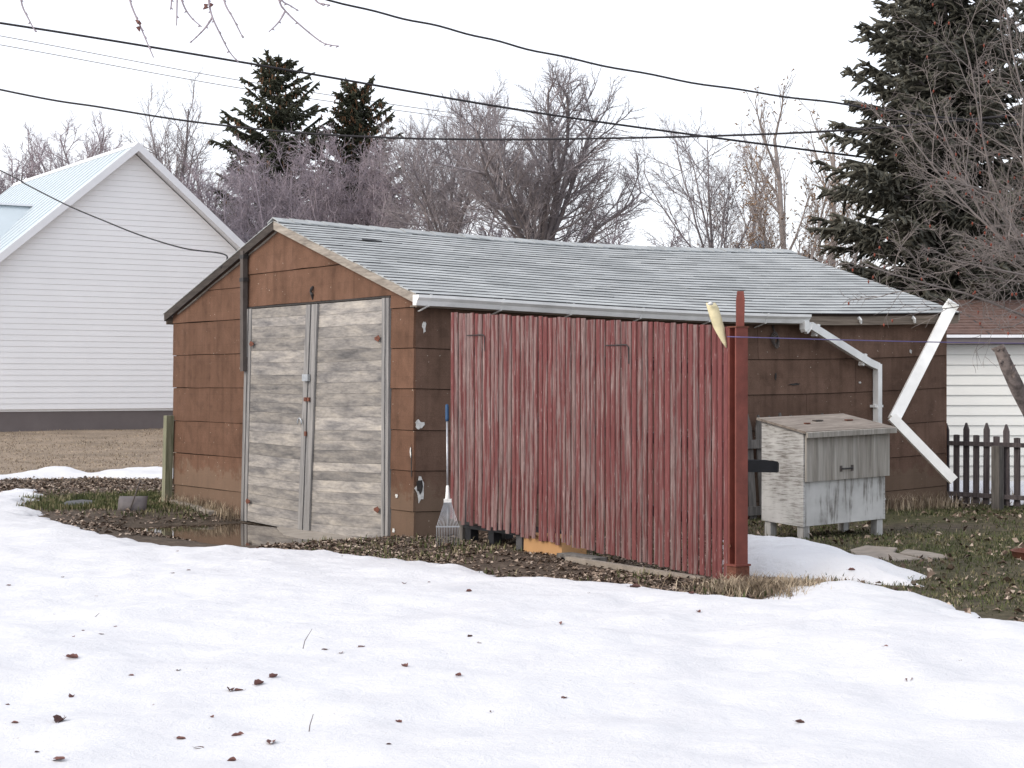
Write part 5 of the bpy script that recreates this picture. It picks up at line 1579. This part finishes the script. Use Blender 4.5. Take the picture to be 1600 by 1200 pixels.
# ------------------------------------------------------------------ trees
def unit(v): return v / max(np.linalg.norm(v), 1e-9)
class Tree:
    def __init__(self, seed): self.r = np.random.default_rng(seed); self.big = []; self.small = []
    def seg(self, a, b, r0, r1): (self.big if r0 > 0.030 else self.small).append((*a, *b, r0, r1))
    def grow(self, p, d, L, rad, lev, cfg):
        r = self.r; maxlev = cfg['levels']
        n = max(2, int(cfg['nseg'][min(lev, len(cfg['nseg']) - 1)]))
        step = L / n; kids = cfg['kids'][min(lev, len(cfg['kids']) - 1)]
        pts = [(p.copy(), d.copy(), rad)]
        tip = rad * cfg.get('taper', 0.35)
        for k in range(n):
            d = unit(d + r.normal(0, cfg['wander'], 3) * (0.6 if lev == 0 else 1) + np.array([0, 0, cfg['up'] if lev < maxlev else cfg.get('tipup', cfg['up'])]))
            q = p + d * step
            ra, rb = rad + (tip - rad) * k / n, rad + (tip - rad) * (k + 1) / n
            self.seg(p, q, ra, rb)
            p = q; pts.append((p.copy(), d.copy(), rb))
        if lev >= maxlev: return
        for k in range(kids):
            f = cfg['from'][min(lev, len(cfg['from']) - 1)]
            q = f + (1 - f) * (k + r.uniform(0, 1)) / kids
            i = min(int(q * n), n - 1); fr = q * n - i
            bp_ = pts[i][0] * (1 - fr) + pts[i + 1][0] * fr; bd = pts[i][1]
            ax = unit(np.cross(bd, r.normal(0, 1, 3)))
            a = cfg['angle'][min(lev, len(cfg['angle']) - 1)] * r.uniform(0.65, 1.3)
            nd = unit(bd * math.cos(a) + ax * math.sin(a))
            nl = L * cfg['ratio'][min(lev, len(cfg['ratio']) - 1)] * (1.15 - 0.55 * q) * r.uniform(0.75, 1.2)
            nr_ = max(cfg['minr'], min(pts[i][2] * 0.72, rad * cfg.get('rr', 0.5)))
            self.grow(bp_, nd, nl, nr_, lev + 1, cfg)

def tree(name, base, label, cfg, seed, trunks, mats, cat='tree', group=None):
    """trunks: list of (offset, direction, length, radius)"""
    T = Tree(seed)
    b = Vector(base); b.z = gz1(b.x, b.y) - 0.1
    root = thing(name, b, label, cat, group)
    for off, d, L, rad in trunks:
        T.grow(np.array(off, float), unit(np.array(d, float)), L, rad, 0, cfg)
    if T.big: link('trunk', segs_mesh('trunk', T.big, 6), mats[0], root)
    if T.small: link('crown', segs_mesh('crown', T.small, 3), mats[1], root)
    return root, T

def at_px(x, d): return Vector(((x - 800) / F * d, d, 0))
def ztop(y, d): return EYE - (y - 600) / F * d

CF_ELM = dict(levels=3, nseg=[7, 6, 4, 2], kids=[12, 10, 9], ratio=[0.50, 0.48, 0.48], angle=[0.80, 0.70, 0.70, 0.6], wander=0.12, up=0.07, minr=0.0042, rr=0.40, **{'from': [0.12, 0.2, 0.15, 0.1]})
def fan(n, z0, L, rad, spread, seed, lean=0.0):
    r = random.Random(seed); out_ = [((0, 0, 0), (lean * 0.1, 0, 1), z0 + 0.15, rad * 1.5)]
    return out_
# broad elm in the middle
D = 38.0
def elm(x, d, ytop, yfork, nl, spread, label, seed, rad=0.16, mats=('elm', 'elmtwig'), cfg=CF_ELM, name='elm_tree', lensc=1.0):
    H = ztop(ytop, d); zf = ztop(yfork, d)
    r = random.Random(seed)
    T = Tree(seed); b = at_px(x, d); b.z = gz1(b.x, b.y) - 0.1
    root = thing(name, b, label, 'tree')
    zf -= b.z; H -= b.z
    # trunk up to the fork
    n = 5; p = np.zeros(3)
    for k in range(n):
        q = np.array([r.uniform(-.05, .05), r.uniform(-.05, .05), zf * (k + 1) / n]); T.seg(p, q, rad * (1.25 - .25 * k / n), rad * (1.2 - .25 * (k + 1) / n)); p = q
    for k in range(nl):
        a = 2 * math.pi * (k + r.uniform(-.3, .3)) / nl; tilt = spread * r.uniform(0.25, 1.0) if k else 0.1
        d_ = np.array([math.cos(a) * math.sin(tilt), math.sin(a) * math.sin(tilt), math.cos(tilt)])
        L = (H - zf) * lensc * r.uniform(0.80, 0.98) * (1.0 if tilt < 0.6 else 0.95)
        st = np.array([0, 0, zf * r.uniform(0.72, 0.99)])
        T.grow(st, d_, L, rad * r.uniform(0.30, 0.48), 0, cfg)
    link('trunk', segs_mesh('trunk', T.big, 6), M[mats[0]], root)
    link('crown', segs_mesh('crown', T.small, 3), M[mats[1]], root)
    return root
elm(850, 38, 100, 376, 13, 1.30, 'broad bare elm tree behind the middle of the garage roof', 101, 0.17)
elm(700, 43, 140, 362, 9, 1.0, 'bare elm tree just left of the broad middle elm', 102, 0.13)
CF_THIN = dict(CF_ELM); CF_THIN.update(kids=[9, 8, 7], minr=0.0050)
elm(1118, 46, 175, 420, 7, 0.8, 'thin bare tree right of the broad elm with open sky around', 103, 0.10, cfg=CF_THIN)
CF_POP = dict(CF_ELM); CF_POP.update(kids=[16, 8, 6], levels=3, ratio=[0.34, 0.5, 0.5], angle=[0.55, 0.6, 0.6], wander=0.06, minr=0.0045, rr=0.3)
def poplar(x, d, ytop, label, seed, rad, mats, lean=0.0, leaves=0):
    H = ztop(ytop, d) * 0.86
    root, T = tree('poplar_tree', at_px(x, d), label, CF_POP, seed, [((0, 0, 0), (lean, 0, 1), H, rad), ((0.05, 0, H * 0.30), (0.22 + lean, .05, 1), H * 0.55, rad * .5), ((-0.05, 0, H * 0.30), (-0.25 + lean, -.05, 1), H * 0.5, rad * .5)], mats)
    if leaves:
        S = np.array(T.small); r = np.random.default_rng(seed)
        i = r.integers(0, len(S), leaves); P = S[i, 3:6] + r.normal(0, 0.03, (leaves, 3))
        Q = P + r.normal(0, 0.05, (leaves, 3))
        me = segs_mesh('remaining_leaves', np.concatenate([P, Q, np.full((leaves, 1), 0.022), np.full((leaves, 1), 0.006)], 1), 3)
        o = link('remaining_leaves', me, M['tanleaf'], root); o['kind'] = 'stuff'
poplar(1233, 41, 162, 'slender poplar with a few dry leaves behind the garage ridge end', 111, 0.12, (M['tantwig'], M['tantwig']), 0.0, 700)
poplar(1303, 44, 178, 'slender poplar half hidden by the big right spruce', 112, 0.11, (M['tantwig'], M['tantwig']), 0.03, 500)
poplar(1165, 50, 215, 'small bare poplar with brown leaves between the thin tree and the tall poplar', 113, 0.08, (M['elm'], M['tantwig']), -0.02, 500)
elm(272, 60, 142, 330, 7, 0.7, 'bare tree rising behind the white house ridge', 104, 0.15, cfg=CF_THIN)
CF_BR = dict(CF_ELM); CF_BR.update(kids=[9, 8, 7], wander=0.13, minr=0.0065)
elm(120, 66, 165, 330, 9, 0.95, 'bushy bare tree behind the white house roof', 105, 0.15, ('elm', 'purpletwig'), CF_BR)
elm(20, 62, 205, 330, 8, 0.9, 'bushy bare tree at the left edge behind the house', 106, 0.14, ('elm', 'purpletwig'), CF_BR)
elm(-110, 60, 190, 330, 7, 0.9, 'bare tree beyond the left edge of the view', 107, 0.14, ('elm', 'purpletwig'), CF_THIN)
elm(330, 58, 250, 360, 7, 0.9, 'low bare tree between the white house and the spruce', 108, 0.12, ('elm', 'purpletwig'), CF_BR)
# purple-grey thicket above the front part of the garage roof
CF_BUSH = dict(levels=3, nseg=[6, 5, 4, 2], kids=[14, 8, 5], ratio=[0.20, 0.55, 0.6], angle=[0.7, 0.7, 0.7], wander=0.13, up=0.04, tipup=-0.08, minr=0.0072, rr=0.40, **{'from': [0.45, 0.1, 0.1]})
bush = [(345, 47, 262, 'leftmost shrub of the purplish thicket behind the garage gable'), (405, 49, 238, 'shrub of the purplish thicket under the tall left spruce'),
        (468, 46.5, 240, 'shrub of the purplish thicket between the two spruces'), (528, 48, 232, 'shrub of the purplish thicket under the shorter spruce'),
        (585, 46, 246, 'shrub of the purplish thicket right of the shorter spruce'), (638, 47, 270, 'rightmost tall shrub of the thicket before the elms'),
        (750, 45, 318, 'low shrub at the foot of the two elms'), (935, 46, 335, 'low shrub right of the broad elm trunk')]
for i, (x, d, yt, lab) in enumerate(bush):
    H = ztop(yt, d); r = random.Random(200 + i); tr = []
    for k in range(8):
        a = 2 * math.pi * k / 8 + r.uniform(-.4, .4); tl = r.uniform(0.03, 0.20)
        tr.append(((0.25 * math.cos(a), 0.25 * math.sin(a), 0), (math.cos(a) * tl, math.sin(a) * tl, 1), H * r.uniform(0.82, 0.97), 0.045))
    tree('bare_shrub', at_px(x, d), lab, CF_BUSH, 210 + i, tr, (M['elm'], M['purpletwig']), 'shrub', 'purplish bare shrubs behind the garage')

# spruces
def spruce(name, base, H, Rb, label, seed, mat_, nwh=34, z0=1.0, per=7, droop=0.35, cones=0, dense=1.0, tipw=0.040, power=0.8, nlen=1.0):
    r = np.random.default_rng(seed)
    b = Vector(base); b.z = gz1(b.x, b.y) - 0.1; H -= b.z + 0.2
    root = thing(name, b, label, 'spruce')
    big = []; tw = []; cn = []
    n = 10
    for k in range(n):
        big.append((0, 0, H * k / n, 0, 0, H * (k + 1) / n, 0.014 * H * (1 - k / n) + .01, 0.014 * H * (1 - (k + 1) / n) + .01))
    for w in range(nwh):
        q = (w + r.uniform(-.3, .3)) / nwh
        z = z0 + (H - z0) * min(max(q, 0), 0.985)
        f = 1 - (z - z0) / (H - z0)
        for k in range(per):
            a = 2 * math.pi * (k + r.uniform(-.45, .45)) / per + w * 1.1
            L = Rb * (f ** power) * r.uniform(0.62, 1.12) + 0.18
            el = 0.55 * (1 - f) + 0.12 - droop * f + r.normal(0, 0.08)        # young branches rise, old ones droop
            d = np.array([math.cos(a) * math.cos(el), math.sin(a) * math.cos(el), math.sin(el)])
            p = np.array([0, 0, z]); ns = max(4, int(L / 0.28)); st = L / ns
            rb = 0.010 + 0.010 * L
            side = np.array([-math.sin(a), math.cos(a), 0])
            for s in range(ns):
                fr = s / ns
                d = unit(d + np.array([0, 0, 0.07 if fr > 0.5 else -0.03]) + r.normal(0, 0.03, 3))
                p2 = p + d * st
                big.append((*p, *p2, rb * (1 - fr) + .004, rb * (1 - fr - 1 / ns) + .004))
                # needle-clad side twigs
                nt = max(2, int(5 * dense))
                for j in range(nt):
                    t0 = p + (p2 - p) * r.uniform(0, 1)
                    sd = 1 if j % 2 else -1
                    ln = nlen * (0.10 + 0.30 * L * 0.45 * (1 - fr * 0.75)) * r.uniform(0.6, 1.2)
                    ln = min(ln, 0.75)
                    dd = unit(side * sd * r.uniform(0.5, 1.0) + d * r.uniform(0.4, 1.0) + np.array([0, 0, r.uniform(-0.75, 0.15)]))
                    t1 = t0 + dd * ln * 0.55; t2 = t1 + unit(dd + np.array([0, 0, -0.45])) * ln * 0.45
                    tw.append((*t0, *t1, tipw * 0.75, tipw)); tw.append((*t1, *t2, tipw, 0.006))
                    for jj in range(int(2 * dense)):
                        u0 = t0 + (t2 - t0) * r.uniform(0.2, 0.9); ud = unit(dd + r.normal(0, 0.7, 3)); tw.append((*u0, *(u0 + ud * ln * 0.35), tipw * 0.7, 0.005))
                if fr > 0.55:
                    tw.append((*p, *p2, tipw, tipw * 0.9))
                p = p2
            tw.append((*p, *(p + d * 0.16), tipw, 0.004))
            if cones and f < 0.62:
                for j in range(int(cones * r.uniform(0.4, 1.4))):
                    c0 = p - d * L * r.uniform(0.0, 0.6) + r.normal(0, 0.06, 3); cn.append((*c0, *(c0 + np.array([r.normal(0, .02), r.normal(0, .02), -0.13])), 0.028, 0.014))
    for j in range(6):
        a = r.uniform(0, 6.28); tw.append((0, 0, H - .1 - j * .08, 0.2 * math.cos(a), 0.2 * math.sin(a), H - j * .08 + 0.1, tipw * .8, .005))
    tw.append((0, 0, H - .6, 0, 0, H + .2, tipw, 0.006))
    link('trunk', segs_mesh('trunk', big, 5), M['elm'], root)
    link('crown', segs_mesh('crown', tw, 3), mat_, root)
    if cn:
        o = link('cones', segs_mesh('cones', cn, 4), M['cone'], root); o['kind'] = 'stuff'
    return root
d = 56.0
spruce('spruce_tree', at_px(435, d), ztop(86, d), 3.3, 'taller of the two spruces behind the white house gable', 301, M['spruce'], 29, 2.0, 7, -0.10, 4, 1.3, 0.044, 0.52, 1.25)
d = 58.0
spruce('spruce_tree', at_px(556, d), ztop(128, d), 2.7, 'shorter cone laden spruce left of the bare elms', 302, M['spruce'], 29, 2.0, 7, -0.30, 9, 1.3, 0.044, 0.44, 1.25)
d = 31.0
spruce('spruce_tree', at_px(1478, d), 10.6, 2.75, 'huge dark spruce towering behind the right end of the garage', 303, M['spruce2'], 44, 1.0, 10, 0.14, 0, 1.2, 0.036, 0.58, 1.5)
spruce('spruce_tree', at_px(1640, 34), 9.6, 2.9, 'dark spruce partly out of view behind the white right garage', 304, M['spruce2'], 24, 1.0, 6, 0.15, 0, 0.8, 0.045, 0.62)

# crab apple whose branches reach in from the right
CF_AP = dict(levels=3, nseg=[9, 7, 5, 4], kids=[9, 7, 4], ratio=[0.36, 0.5, 0.5], angle=[0.65, 0.7, 0.75], wander=0.13, up=0.012, minr=0.0022, rr=0.42, **{'from': [0.15, 0.12, 0.1]})
ab = at_px(1710, 13.2)
# limbs: aimed at places in the view
aT = Tree(401)
root = thing('apple_tree', Vector((ab.x, ab.y, -0.1)), 'bare crab apple tree reaching in from the right with lopped limb', 'tree')
def rel(p): return np.array(p) - np.array((ab.x, ab.y, -0.1))
fork = rel(px(1680, 500, 13.2))
p = np.zeros(3)
for k in range(6):
    q = fork * (k + 1) / 6 + np.array([0.03 * math.sin(k * 2), 0, 0]); aT.seg(p, q, 0.13 - .008 * k, 0.122 - .008 * k); p = q
for (x, y, dd, rad) in ((1380, 395, 12.2, 0.028), (1345, 290, 12.9, 0.030), (1400, 190, 13.6, 0.032), (1420, 60, 13.4, 0.032), (1450, 470, 12.6, 0.026), (1500, 20, 14.0, 0.034), (1490, 300, 12.0, 0.028), (1560, -30, 12.5, 0.03), (1540, 380, 13.9, 0.026), (1560, 180, 14.5, 0.028)):
    tgt = rel(px(x, y, dd)); v = tgt - fork
    aT.grow(fork + np.array([0, 0, random.uniform(-.25, .3)]), unit(v + np.array([0, 0, 0.12])), np.linalg.norm(v) * 0.97, rad * 0.45, 0, CF_AP)
link('trunk', segs_mesh('trunk', aT.big, 6), M['apple'], root)
link('crown', segs_mesh('crown', aT.small, 4), M['apple'], root)
S = np.array(aT.small); r_ = np.random.default_rng(9); i_ = r_.integers(0, len(S), 150); P_ = S[i_, 3:6]
me = segs_mesh('dried_fruit', np.concatenate([np.concatenate([P_, P_ + np.array([0, 0, -.012]), np.full((150, 1), .002), np.full((150, 1), .0085)], 1), np.concatenate([P_ + np.array([0, 0, -.012]), P_ + np.array([0, 0, -.026]), np.full((150, 1), .0085), np.full((150, 1), .002)], 1)]), 6)
o = link('dried_fruit', me, M['berry'], root); o['kind'] = 'stuff'
mb = MB()
c0, c1, c2, c3 = px(1560, 541, 11.0), px(1574, 574, 11.0), px(1592, 612, 11.1), px(1640, 700, 11.6)
mb.tube([c0, c1, c2, c3, px(1700, 790, 12.6)], [0.036, 0.044, 0.049, 0.058, 0.075], 9)
limb_pts = catmull([c0, c1, c2, c3], 8)
for k in range(26):
    a = limb_pts[random.randrange(1, len(limb_pts) - 4)]; an = random.uniform(0, 6.28); rr_ = 0.040
    e = Vector((math.cos(an), math.sin(an) - 0.4, 0)).normalized()
    mb.tube([a + e * rr_ * 0.8, a + e * (rr_ + random.uniform(0.004, 0.014)) + Vector((0, 0, random.uniform(-.03, .02)))], [random.uniform(0.010, 0.02), 0.003], 5)
o = mb.build('lopped_limb', M['lopped'], root, True)

# twigs of a tree overhead, hanging in at the top left
TW = [[(33, -60), (33, 0), (45, 30), (56, 50)], [(195, -60), (203, 0), (219, 40), (228, 62), (240, 90)], [(279, -60), (277, -5), (276, 40)], [(266, -60), (268, 0), (266, 15)],
      [(270, -60), (284, 0), (297, 25), (315, 42)], [(318, -60), (326, 0), (332, 27), (345, 55), (358, 80), (373, 98)], [(332, 27), (322, 42), (310, 55), (298, 66)], [(342, -60), (350, 0), (365, 30), (380, 60)],
      [(420, -60), (436, 0), (446, 17), (470, 40), (500, 64), (515, 70), (530, 72)], [(446, 17), (436, 34), (420, 50)], [(425, -30), (440, 0), (452, 8), (465, 16)], [(470, -40), (493, 0), (505, 6), (516, 8)]]
hb = px(260, -62, 6.0)
root = thing('overhanging_branch', hb, 'thin bare twigs of an unseen tree hanging in at the top left', 'branch')
mb = MB(); mb.tube(catmull([px(x, y, 6.0) for x, y in ((-160, -95), (0, -66), (120, -72), (260, -62), (350, -70), (480, -64), (640, -110), (900, -220))], 6), 0.014, 7); mb.build('limb', M['elm'], root, True)
for i, pts in enumerate(TW):
    P = catmull([px(x, y, 6.0 + 0.02 * math.sin(i * 3 + k)) for k, (x, y) in enumerate(pts)], 5)
    n = len(P); mb = MB(); mb.tube(P, [0.0042 - 0.0024 * k / n for k in range(n)], 5)
    for k in range(2, n - 1, 3):
        s_ = random.choice([-1, 1]); mb.tube([P[k], P[k] + Vector((s_ * 0.008, 0, -0.006))], [0.0042, 0.001], 4)
    mb.build('twig', M['purpletwig'], root, True)
for (x, y) in ((325, 8), (217, 38)):
    c = px(x, y, 5.98); mb = MB()
    for k in range(3):
        mb.tube([c + Vector((random.uniform(-.01, .01), 0, random.uniform(-.01, .01))), c + Vector((random.uniform(-.02, .02), 0, random.uniform(-.03, .02)))], [0.009, 0.002], 5)
    mb.build('withered_leaf', M['leaf_b'], root)
